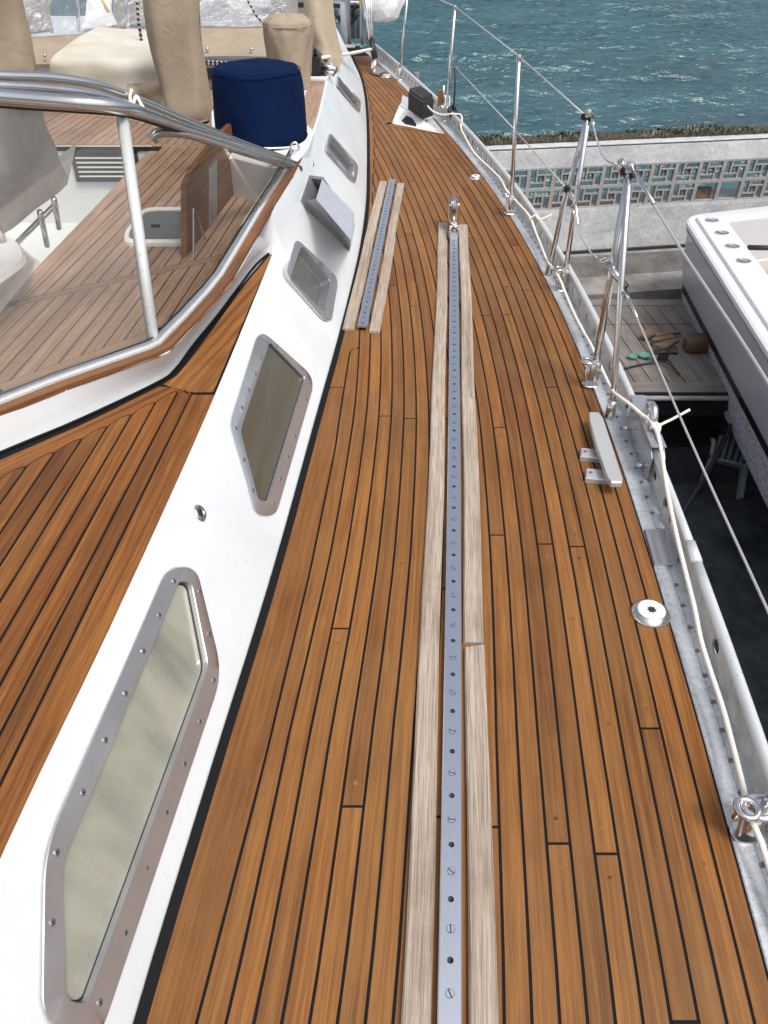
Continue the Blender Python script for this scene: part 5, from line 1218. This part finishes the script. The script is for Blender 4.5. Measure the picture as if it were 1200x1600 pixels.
# small wooden block and post on the rail by the bracket
c = ep(6.35, .07, .08); wbk = thing('rail_roller', c, 'small wooden and white roller fitting on the toe rail behind the black block', 'roller'); obj('cheek', MB().box(tuple(c + Vector((-.04, -.03, 0))), tuple(c + Vector((-.01, .03, .10)))), 'varnished_wood', wbk)
obj('cheek', MB().box(tuple(c + Vector((.01, -.04, 0))), tuple(c + Vector((.05, .03, .06)))), 'white_metal', wbk); obj('pin', MB().tube([c, c + Vector((0, 0, .13))], .010, 8), 'stainless', wbk, smooth=True)

# rigging and stern gear
rg0 = P(583, 112, .02)
rig = thing('shroud_base', rg0, 'rigging screws with black sleeve on a steel chainplate', 'rigging'); obj('chainplate', MB().slab([P(x, y, .02) for x, y in [(577, 112), (592, 116), (602, 110), (588, 103)]], .012), 'stainless', rig)
obj('toggle', MB().tube([rg0, PY(586, 92, rg0.y + .05)], .028, 8), 'stainless', rig, smooth=True); obj('sleeve', MB().tube([PY(586, 92, rg0.y + .05), PY(580, 62, rg0.y + .1)], .028, 10), 'rubber', rig, smooth=True)
for dx in (0, 6, -5): obj('wire', MB().tube([PY(580 + dx * .4, 62, rg0.y + .1), PY(572 + dx, -40, rg0.y + .3)], .014, 6), 'stainless', rig, smooth=True)
st_ = thing('stern_arch', P(545, 75, 0), 'steel stern arch with braces at the far end of the deck', 'stern arch')
for (x0, y0, x1, y1, Y, r_) in [(541, 72, 538, -60, 8.6, .05), (534, 50, 531, -60, 9.2, .03), (567, 70, 563, -60, 8.9, .022), (560, 60, 560, -60, 9.4, .02), (576, 62, 572, -60, 8.8, .02), (552, 60, 549, -60, 9.4, .03)]:
    obj('tube', MB().tube([PY(x0, y0, Y), PY(x1, y1, Y)], r_, 10), 'stainless_flat', st_, smooth=True)
for (x0, y0, x1, y1) in [(520, 3, 575, 6), (545, 40, 562, 18), (534, 34, 522, 18), (548, 26, 556, 6), (520, 8, 570, 10)]: obj('brace', MB().tube([PY(x0, y0, 9), PY(x1, y1, 9)], .022, 8), 'stainless_flat' if x1 > 570 else 'rubber', st_, smooth=True)
obj('yellow_clip', MB().box(tuple(PY(561, 5, 8.7)), tuple(PY(566, -3, 8.75) + Vector((0, .05, 0)))), 'yellow', st_); obj('foot_plate', MB().box(tuple(PY(538, 74, 8.4)), tuple(PY(555, 72, 8.45) + Vector((0, .1, 0)))), 'gelcoat', st_)
rb = PY(598, -25, 8.3); raft = thing('bagged_bundle', rb, 'white wrapped bundle hanging at the stern rail', 'bundle'); mb = lumpy((rb.x, rb.y, PY(598, 34, 8.3).z), seg([(.02, 0), (.14, .03), (.18, .12), (.19, .35), (.19, .6), (.15, .72), (.01, .76)], 5), 40, 1.0, .7, .014, 6, (.02, 0), .35); obj('wrap', mb, 'canvas_white', raft, smooth=True)

# ------------------------------------------------------------------ yacht topsides (seen from the side only)
mb = MB(); mb.grid([[ep(y, .084, .0), ep(y, .10, -.5), ep(y, .04, -1.3), ep(y, -.12, -2.3)] for y in [-1.0 + .3 * i for i in range(34)]]); hu = obj('yacht_hull', mb, 'hull_white', smooth=True); tag(hu, 'white topsides of the yacht below the toe rail', None, kind='structure')

# ------------------------------------------------------------------ quay wall with pierced blocks
ZW = -2.25
zbot, ztop, zcap = -1.33, -.886, -.715
wa, wbp = P(860, 329, zbot), P(1200, 310.5, zbot); wd = (wbp - wa); wd.z = 0; wd.normalize(); wn = Vector((wd.y, -wd.x, 0))   # towards camera
def Wp(s, d_, z): return Vector((wa.x, wa.y, 0)) + wd * s + wn * d_ + Vector((0, 0, z))
qw = thing('quay_wall', Wp(0, 0, ZW), 'grey quay wall with pierced key pattern blocks between the boats and the sea', 'quay wall')
def wbox(s0, s1, d0, d1, z0, z1, name, matn, parent=qw):
    a = [Wp(s, d_, z) for z in (z0, z1) for s, d_ in ((s0, d0), (s1, d0), (s1, d1), (s0, d1))]
    mb = MB(); mb.add(a, [(0, 1, 2, 3), (4, 7, 6, 5), (0, 4, 5, 1), (1, 5, 6, 2), (2, 6, 7, 3), (3, 7, 4, 0)]); return obj(name, mb, matn, parent)
SA, SB = -1.6, 7.0
wbox(SA, SB, -.42, .03, ztop, zcap, 'coping', 'concrete_white'); wbox(SA, SB, -.35, .06, -1.76, zbot, 'wall_face', 'concrete_white'); wbox(SA, SB, -.30, .10, -1.78, -1.755, 'shadow_joint', 'slot_dark')
wbox(SA, SB, -.36, .17, -2.02, -1.78, 'lower_face', 'rough_ledge'); wbox(SA, SB, -.36, .62, -2.6, -2.02, 'ledge', 'rough_ledge')
wbox(SA, SB, -.36, .055, zbot, zbot + .022, 'sill', 'concrete_white')
bwid, bhei = .266, (ztop - zbot - .022) / 2
def blockmesh():
    mb = MB(); dd = .045
    def bx(u0, u1, v0, v1, dp=dd, off=0.0): mb.box((u0 * bwid + .0, -dp + off, v0 * bhei), (u1 * bwid, off, v1 * bhei))
    bx(0, 1, 0, .075); bx(0, 1, .925, 1); bx(0, .075, .075, .925); bx(.925, 1, .075, .925)
    o = -.004; w_ = dd - .008
    bx(.30, .37, .34, .925, w_, o); bx(.37, .925, .645, .71, w_, o); bx(.63, .70, .075, .645, w_, o); bx(.075, .63, .28, .345, w_, o)
    mb2 = MB(); c = Vector((.505 * bwid, o, .50 * bhei)); plate(mb2, Vector((0, 0, 0)), Vector((1, 0, 0)), Vector((0, 1, 0)), .26 * bwid, .30 * bhei, .020, .03, 0)
    nv = len(mb2.v)
    vv = [Vector((p.x + c.x, c.y + p.z - 0, c.z + p.y)) for p in mb2.v]
    mb.add(vv, mb2.f[:-1]); return mb
bm_ = proto(blockmesh(), 'block_concrete'); bm_.name = 'block'
frm = MB()
for u0, u1, v0, v1 in ((0, 1, 0, .075), (0, 1, .925, 1), (0, .075, .075, .925), (.925, 1, .075, .925)): frm.box((u0 * bwid, -.045, v0 * bhei), (u1 * bwid, 0, v1 * bhei))
fm_ = proto(frm, 'block_concrete')
ang = math.atan2(wd.y, wd.x)
sx0 = (P(1118, 305, zbot + .1) - wa); s_open = (sx0).dot(wd)
k_open = None
s = SA; idx = 0
soff = (PY(1117, 300, wa.y + .0) - wa).dot(wd)
# phase: the open block starts at px 1118
s_op = None
for i in range(4000):
    ss_ = SA + i * .0025; pp = Wp(ss_, 0, zbot + .12); dpt = pp.y * cT - (pp.z - CH) * sT
    if 600 + FP * pp.x / dpt > 1118: s_op = ss_; break
s = s_op - math.floor((s_op - SA) / bwid) * bwid
while s < SB - bwid:
    for r_ in (0, 1):
        op = (r_ == 0 and abs(s - s_op) < .02); br_ = (r_ == 0 and abs(s - (s_op - bwid)) < .02)
        inst('block', fm_ if (op or br_) else bm_, Wp(s, .0, zbot + .022 + r_ * bhei) , (0, 0, ang), qw)
        if br_: wbox(s + .03, s + bwid - .03, -.08, -.03, zbot + .03, zbot + .14, 'rubble', 'brown_rubble')
    s += bwid
# weeds on the coping
wbox(SA, SB, -.42, -.20, zcap - .001, zcap + .025, 'soil_strip', 'soil')
rg = random.Random(5); mb = MB()
for i in range(2600):
    s = rg.uniform(SA, 5.0); dn = rg.uniform(-.42, -.17); cl_ = .5 + .5 * math.sin(s * 5 + 1.3 * math.sin(s * 2.1)); h = rg.uniform(.010, .04) * (.3 + 1.2 * cl_); b0 = Wp(s, dn, zcap + .02); a_ = rg.random() * 6.28; l_ = Vector((math.cos(a_), math.sin(a_), 0))
    tip = b0 + l_ * h * .6 + Vector((0, 0, h)); wv_ = Vector((-l_.y, l_.x, 0)) * rg.uniform(.006, .014); mb.add([b0 - wv_ * .5, b0 + wv_ * .5, tip + wv_, tip - wv_], [(0, 1, 2, 3)])
tag(obj('weeds', mb, 'weed', origin=Wp(0, 0, zcap)), 'scrubby low weeds growing along the top of the quay wall', 'weeds', kind='stuff')
# chain link fence
cf = thing('chain_link_fence', Wp(0, -.45, zcap), 'thin wire mesh fence standing on the quay wall against the sea', 'fence')
ztf = -.02; zbf = zcap + .02; mb = MB(); H_ = ztf - zbf; s = SA - 1
while s < SB + 1:
    for sg in (1, -1):
        p0_, p1_ = Wp(s, -.45, zbf), Wp(s + sg * H_, -.45 + .003 * sg, ztf); mb.tube([p0_, p1_], .0009, 3, caps=False)
    s += .062
o_ = obj('mesh', mb, 'fence_wire', cf); o_['kind'] = 'stuff'
for s in (-1.45, .9, 3.2, 5.5): obj('post', MB().tube([Wp(s, -.47, zcap - .02), Wp(s, -.47, ztf + .02)], .018, 8), 'slot_dark', cf) if False else None
pr = [Wp(SA - 1, -.45, ztf), Wp(SB, -.45, ztf)]; obj('top_wire', MB().tube(pr, .0012, 5), 'fence_wire', cf)
# low weldmesh strip and black pipe on the coping front
pr = [Wp(SA, .0, zcap + .006), Wp(1.5, .01, zcap + .006), Wp(SB, .0, zcap + .008)]; tag(obj('cable', MB().tube(pr, .008, 6), 'rubber', origin=pr[0]), 'thin black cable along the coping edge', 'cable')
# mooring post in the sea far left
pp = PY(651, 128, 7.6); tag(obj('mooring_post', MB().tube([Vector((pp.x, pp.y, -2.4)), PY(651, 113, 7.6)], .025, 10), 'rough_ledge', origin=pp), 'dark round post standing in the water behind the toe rail', 'post')

# ------------------------------------------------------------------ dock
dk = thing('dock', P(960, 540, -1.98), 'weathered grey plank dock below the quay wall', 'dock'); zd = -1.98
dn0, dn1 = P(890, 617, zd), P(1100, 612, zd)
da = math.atan2(wd.y, wd.x)
# planks run fore and aft, seams leaning as in the photo
dd0, dd1 = P(925, 478, zd), P(1000, 590, zd); dvec = (dd0 - dd1); dvec.z = 0; dvec.normalize(); dperp = Vector((-dvec.y, dvec.x, 0))
org = P(980, 540, zd)
yk = P(980, 598, zd).y; yf = P(980, 478, zd).y
for k in range(-17, 16):
    wdt = .145; c = org + dperp * (-k * wdt); 
    def at_y(c_, Y): return c_ + dvec * ((Y - c_.y) / dvec.y)
    a, b = at_y(c, yk), at_y(c - dperp * (wdt - .008), yk); c1_, d1_ = at_y(c - dperp * (wdt - .008), yf), at_y(c, yf)
    pts_ = [a, b, c1_, d1_]
    if (b - a).cross(d1_ - a).z < 0: pts_ = pts_[::-1]
    obj('plank', MB().slab(pts_, .03, uvdir=dvec, bevel=.003), 'dock_wood', dk)
xl_, xr_ = org.x - 2.2, org.x + 2.7
obj('edge_board', MB().slab([(xl_, yk - .17, zd + .004), (xr_, yk - .17, zd + .004), (xr_, yk - .004, zd + .004), (xl_, yk - .004, zd + .004)], .05, uvdir=(1, 0, 0)), 'dock_wood', dk)
obj('fascia', MB().box((xl_, yk - .2, zd - .16), (xr_, yk - .172, zd + .012)), 'black_paint', dk); obj('fender_strip', MB().tube([Vector((xl_, yk - .205, zd - .03)), Vector((xr_, yk - .205, zd - .03))], .022, 8), 'concrete_grey', dk, smooth=True)
obj('back_board', MB().slab([(xl_, yf + .004, zd + .004), (xr_, yf + .004, zd + .004), (xr_, yf + .15, zd + .004), (xl_, yf + .15, zd + .004)], .05, uvdir=(1, 0, 0)), 'dock_wood', dk); obj('cross_batten', MB().slab([(xl_, yf - .42, zd + .003), (xr_, yf - .42, zd + .003), (xr_, yf - .415, zd + .003), (xl_, yf - .415, zd + .003)], .003), 'slot_dark', dk)
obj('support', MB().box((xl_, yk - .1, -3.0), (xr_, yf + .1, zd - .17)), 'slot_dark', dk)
# debris on the dock
deb = [([(1000, 524), (1015, 512), (1030, 514), (1025, 523), (1010, 526)], 'pale broken plank end lying left in the driftwood heap'), ([(1022, 520), (1060, 515), (1064, 518), (1030, 524), (1024, 523)], 'grey plank lying on top of the driftwood heap'), ([(1018, 528), (1050, 522), (1056, 527), (1022, 532)], 'brown plank in the middle of the driftwood heap'), ([(1020, 538), (1056, 528), (1062, 530), (1040, 543)], 'wide pale plank lowest in the driftwood heap')]
for i, (pp_, lb_) in enumerate(deb):
    pts_ = [P(x, y, zd + .05 + .012 * i) for x, y in pp_]; pts_ = pts_ if (pts_[1] - pts_[0]).cross(pts_[2] - pts_[0]).z > 0 else pts_[::-1]
    tag(obj('broken_plank', MB().slab(pts_, .03, uvdir=(1, .1, 0)), 'driftwood', origin=pts_[0]), lb_, 'plank', 'driftwood on the dock')
bs = P(1085, 548, zd); mb = lumpy((bs.x, bs.y, zd), seg([(.08, 0), (.10, .03), (.105, .12), (.08, .15), (.02, .155)]), 26, 1.1, .8, .003, 3, (0, 0), .6); tag(obj('basket', mb, 'basket_brown', origin=bs, smooth=True), 'brown basket on the dock partly hidden by the grey hull', 'basket')
for i, (x, y, a_, b_, lb_) in enumerate([(988, 559, .035, .03, 'smaller green plastic dish left on the dock edge'), (1006, 557, .045, .045, 'larger green plastic dish right on the dock edge')]):
    c = P(x, y, zd + .01); tag(obj('dish', MB().lathe(c, [(a_, 0), (a_ * 1.15, .02), (a_ * .9, .024), (a_ * .5, .015)], 20, sx=1.1, sy=1.0), 'green_plastic', origin=c, smooth=40), lb_, 'dish')
c = P(1035, 562, zd + .02); dcl = thing('dock_cleat', c, 'small dark cleat on the dock edge with a line', 'cleat'); obj('horn', MB().tube([c + Vector((-.12, 0, .06)), c + Vector((0, 0, .075)), c + Vector((.12, 0, .06))], .014, 8), 'slot_dark', dcl, smooth=True); obj('foot', MB().box(tuple(c + Vector((-.04, -.02, -.02))), tuple(c + Vector((.04, .02, .06)))), 'slot_dark', dcl)
pr = [P(975, 576, zd + .02), P(1010, 568, zd + .02), P(1040, 566, zd + .04), P(1062, 585, zd + .02)]; tag(obj('dock_line', MB().tube(crom(pr, 4), .009, 6), 'slot_dark', origin=pr[0], smooth=True), 'dark mooring line across the dock edge', 'rope')

# ------------------------------------------------------------------ neighbouring boat
zg = -1.16
bt = thing('motor_boat', P(1150, 400, ZW), 'white motor boat with grey hull and black stripe moored by the quay wall', 'motor boat')
g_out = [P(x, y, zg) for x, y in [(1400, 308), (1200, 322), (1110, 334), (1086, 340), (1078, 348), (1080, 362), (1200, 540)]]
dside = (g_out[-1] - g_out[-2]).normalized(); g_out.append(g_out[-1] + dside * 2.2); g_out.append(g_out[-1] + dside * 2.4 + Vector((.35, 0, 0)))
og = crom(g_out[:5], 4)[:-1] + crom(g_out[4:], 5)
# inner edge of the gunwale
def inward(line, d_):
    out = []
    for i, p in enumerate(line):
        a = line[max(i - 1, 0)]; b = line[min(i + 1, len(line) - 1)]; t_ = (b - a).normalized(); out.append(p + Vector((-t_.y, t_.x, 0)) * d_)
    return out
# the outline runs clockwise (aft edge then side): inside is on its left
sgn = 1 if Vector((-(og[-1] - og[-5]).y, (og[-1] - og[-5]).x, 0)).x > 0 else -1
# hull, extruded with flare
lev = [(0, zg - .015, 'b'), (.03 * -1, zg - .05, ''), (-.02, zg - .06, ''), (.045, ZW + .42, ''), (.05, ZW + .30, ''), (.10, ZW - .05, ''), (.3, ZW - .5, '')]
sharp = [P(1400, 308, zg), P(1200, 322, zg), P(1071, 337, zg)]; sharp += [P(1200, 540, zg)]; sharp += [sharp[-1] + (sharp[-1] - sharp[-2]) * .9]; sharp += [sharp[-1] + (sharp[-1] - sharp[-2]) + Vector((.35, 0, 0))]
sgs = 1 if offs(sharp, .1)[2].x > sharp[2].x else -1
def ring(d_, z):
    o_ = offs(sharp, d_ * sgs); r_ = max(.20 - d_, .04); c_ = o_[2]; a_ = c_ + (o_[1] - c_).normalized() * r_; b_ = c_ + (o_[3] - c_).normalized() * r_
    arc = [a_ * (1 - t_) ** 2 + c_ * 2 * t_ * (1 - t_) + b_ * t_ * t_ for t_ in [i / 8 for i in range(9)]]
    return [Vector((p.x, p.y, z)) for p in [o_[0], o_[1], *arc, o_[3], o_[4], o_[5]]]
mb = MB(); mb.grid([ring(.0, zg), ring(-.02, zg - .012), ring(-.02, zg - .045), ring(.012, zg - .055)]); obj('rub_rail', mb, 'boat_white', bt, smooth=30)
mb = MB(); mb.grid([ring(.0, zg - .052), ring(-.006, zg - .060), ring(-.006, zg - .085), ring(.006, zg - .09)]); obj('fender_rail', mb, 'concrete_grey', bt, smooth=30)
mb = MB(); mb.grid([ring(.006, zg - .088), ring(.05, ZW + .62), ring(.09, ZW + .47)]); obj('topsides', mb, 'boat_grey', bt, smooth=30)
mb = MB(); mb.grid([ring(.089, ZW + .472), ring(.11, ZW + .38)]); obj('boot_stripe', mb, 'black_paint', bt)
mb = MB(); mb.grid([ring(.11, ZW + .381), ring(.2, ZW + .0), ring(.5, ZW - .12), ring(1.0, ZW - .35)]); obj('antifouling', mb, 'antifoul_light_speckle', bt)
mb = MB(); mb.grid([ring(.0, zg), ring(.07, zg + .002), ring(.074, zg + .03), ring(.09, zg + .034), ring(.33, zg + .036)]); obj('gunwale', mb, 'boat_white', bt, smooth=30)
gi = [(p.x, p.y) for p in ring(.40, zg)]
mb = MB(); mb.grid([ring(.33, zg + .036), ring(.34, zg + .02), ring(.35, zg - .39), ring(.37, zg - .40)]); obj('coaming', mb, 'boat_inner_shaded', bt, smooth=30)
mb = MB(); fr_ = ring(.36, zg - .40); mb.add(fr_ + [Vector((fr_[-1].x + 3, fr_[-1].y, zg - .40)), Vector((fr_[0].x, fr_[-1].y, zg - .40))], [list(range(len(fr_) + 2))]); obj('cockpit_floor', mb, 'boat_cream_shaded', bt)
for x, y in [(1112.5, 344.5), (1128, 364), (1144.5, 385), (1162, 408)]:
    c = P(x, y, zg + .037); rh = obj('rod_holder', MB().lathe(c, [(.058, 0), (.058, .006), (.042, .008), (.038, .002)], 20, sx=1.1, sy=.9), 'stainless', bt, smooth=40); obj('bore', MB().lathe(c + Vector((.004, .0, .0082)), [(.030, 0), (.030, .0008)], 16), 'concrete_grey', rh)
for x, y in [(1162, 345), (1186, 343)]:
    c = PP(x, y, Vector((0, 0, 0)) + ring(.345, zg)[1], Vector((-wd.y, wd.x, 0))); obj('vent_slot', MB().slab([c + Vector((-.04, 0, -.012)) + Vector((0, -.012, 0)), c + Vector((.04, -.012, -.012)), c + Vector((.04, -.012, .012)), c + Vector((-.04, -.012, .012))], .004, (0, -1, 0)), 'concrete_grey', bt)
c = P(1190, 388, zg - .12); obj('rod_rack', MB().tube([c + Vector((-.12, .02, 0)), c + Vector((.3, 0, 0))], .025, 8), 'black_plastic', bt, smooth=True)

# ------------------------------------------------------------------ sunken chair and pole
cp = P(1118, 785, -2.85); ch = thing('plastic_chair', cp, 'white plastic garden chair sunk in the dark water', 'chair')
rot = Matrix.Rotation(R(-25), 3, 'Z') @ Matrix.Rotation(R(-38), 3, 'X')
def cpt(x, y, z): return cp + rot @ (Vector((x, y, z)) * .68) + Vector((0, 0, .1))
obj('seat', MB().slab([cpt(*p) for p in [(-.22, -.2, .42), (.22, -.2, .42), (.2, .2, .42), (-.2, .2, .42)]], .02, rot @ Vector((0, 0, 1))), 'chair_white', ch)
for sx2 in (-1, 1):
    for sy2 in (-1, 1): obj('leg', MB().tube([cpt(sx2 * .2, sy2 * .19, .42), cpt(sx2 * .25, sy2 * .25, 0)], [.022, .016], 6), 'chair_white', ch)
for k in range(5): obj('slat', MB().slab([cpt(-.17 + k * .075, .2, .44), cpt(-.17 + k * .075 + .045, .2, .44), cpt(-.17 + k * .085 + .03, .3, .85), cpt(-.19 + k * .085, .3, .85)], .008, rot @ Vector((0, -1, .2))), 'chair_white', ch)
obj('top_rail', MB().tube(crom([cpt(-.22, .28, .78), cpt(-.1, .31, .87), cpt(.1, .31, .87), cpt(.22, .28, .78)], 4), .02, 8), 'chair_white', ch, smooth=True)
for sx2 in (-1, 1): obj('arm', MB().tube(crom([cpt(sx2 * .22, .26, .64), cpt(sx2 * .26, .0, .64), cpt(sx2 * .24, -.2, .60), cpt(sx2 * .22, -.22, .42)], 4), .02, 8), 'chair_white', ch, smooth=True)
pr = [P(1143, 664, -2.2), P(1105, 740, -2.22), P(1062, 812, -2.24), P(1052, 850, -2.28)]; tag(obj('pole', MB().tube(crom(pr, 4), [.022] * 13, 8), 'black_paint', origin=pr[1], smooth=True), 'black pole floating across the sunken chair', 'pole')

# ------------------------------------------------------------------ water and seabed
def sheetz(name, x0, x1, y0, y1, z, matn, label):
    mb = MB(); mb.add([(x0, y0, z), (x1, y0, z), (x1, y1, z), (x0, y1, z)], [(0, 1, 2, 3)]); return tag(obj(name, mb, matn), label, None, kind='structure')
sheetz('harbour_water', -60, 60, -60, 8.05, ZW, 'harbour_water', 'still dark harbour water beside the yacht'); sheetz('seabed', -60, 60, -60, 8.3, -3.0, 'mud', 'dark seabed under the harbour')
nx, ny = 430, 430
def axis(n, c0, lo, hi, near_):
    u = np.linspace(-1, 1, n); v = np.sinh(u * 6.5) / math.sinh(6.5); return v
u = np.linspace(0, 1, ny); ya = 8.05 + 42 * u ** 1.4 + 3000 * np.maximum(0, (u - .90) / .10) ** 3
u = np.linspace(-1, 1, nx); xa = 4.5 + 19 * u + 2500 * np.sign(u) * np.maximum(0, (np.abs(u) - .88) / .12) ** 3
XX, YY = np.meshgrid(xa, ya); Z = np.zeros_like(XX); rs = np.random.RandomState(4)
for i in range(44):
    lam = .22 * (1.085 ** i); th_ = R(96 + rs.uniform(-30, 30)); k_ = 2 * math.pi / lam; am = .012 * lam ** .74 * (1 if lam < 1.6 else (1.6 / lam) ** 1.4); ph_ = rs.uniform(0, 6.28)
    ph2 = k_ * (XX * math.cos(th_) + YY * math.sin(th_)) + ph_; Z += am * (np.sin(ph2) + .25 * np.sin(2 * ph2 + .6)) * (lam > .25)
fade = np.clip(1.5 - np.hypot(XX - 3, YY - 8) / 75, 0, 1); Z *= fade
V = np.stack([XX, YY, Z + ZW], -1).reshape(-1, 3); ii = np.arange((ny - 1) * nx).reshape(ny - 1, nx)[:, :-1].ravel(); F_ = np.stack([ii, ii + 1, ii + nx + 1, ii + nx], -1)
me = bpy.data.meshes.new('sea'); me.from_pydata(V.tolist(), [], F_.tolist()); me.materials.append(MAT['sea_water']); me.polygons.foreach_set('use_smooth', [True] * len(F_)); me.update()
sea = bpy.data.objects.new('sea', me); col.objects.link(sea); tag(sea, 'open teal sea with small wind waves', None, kind='structure')
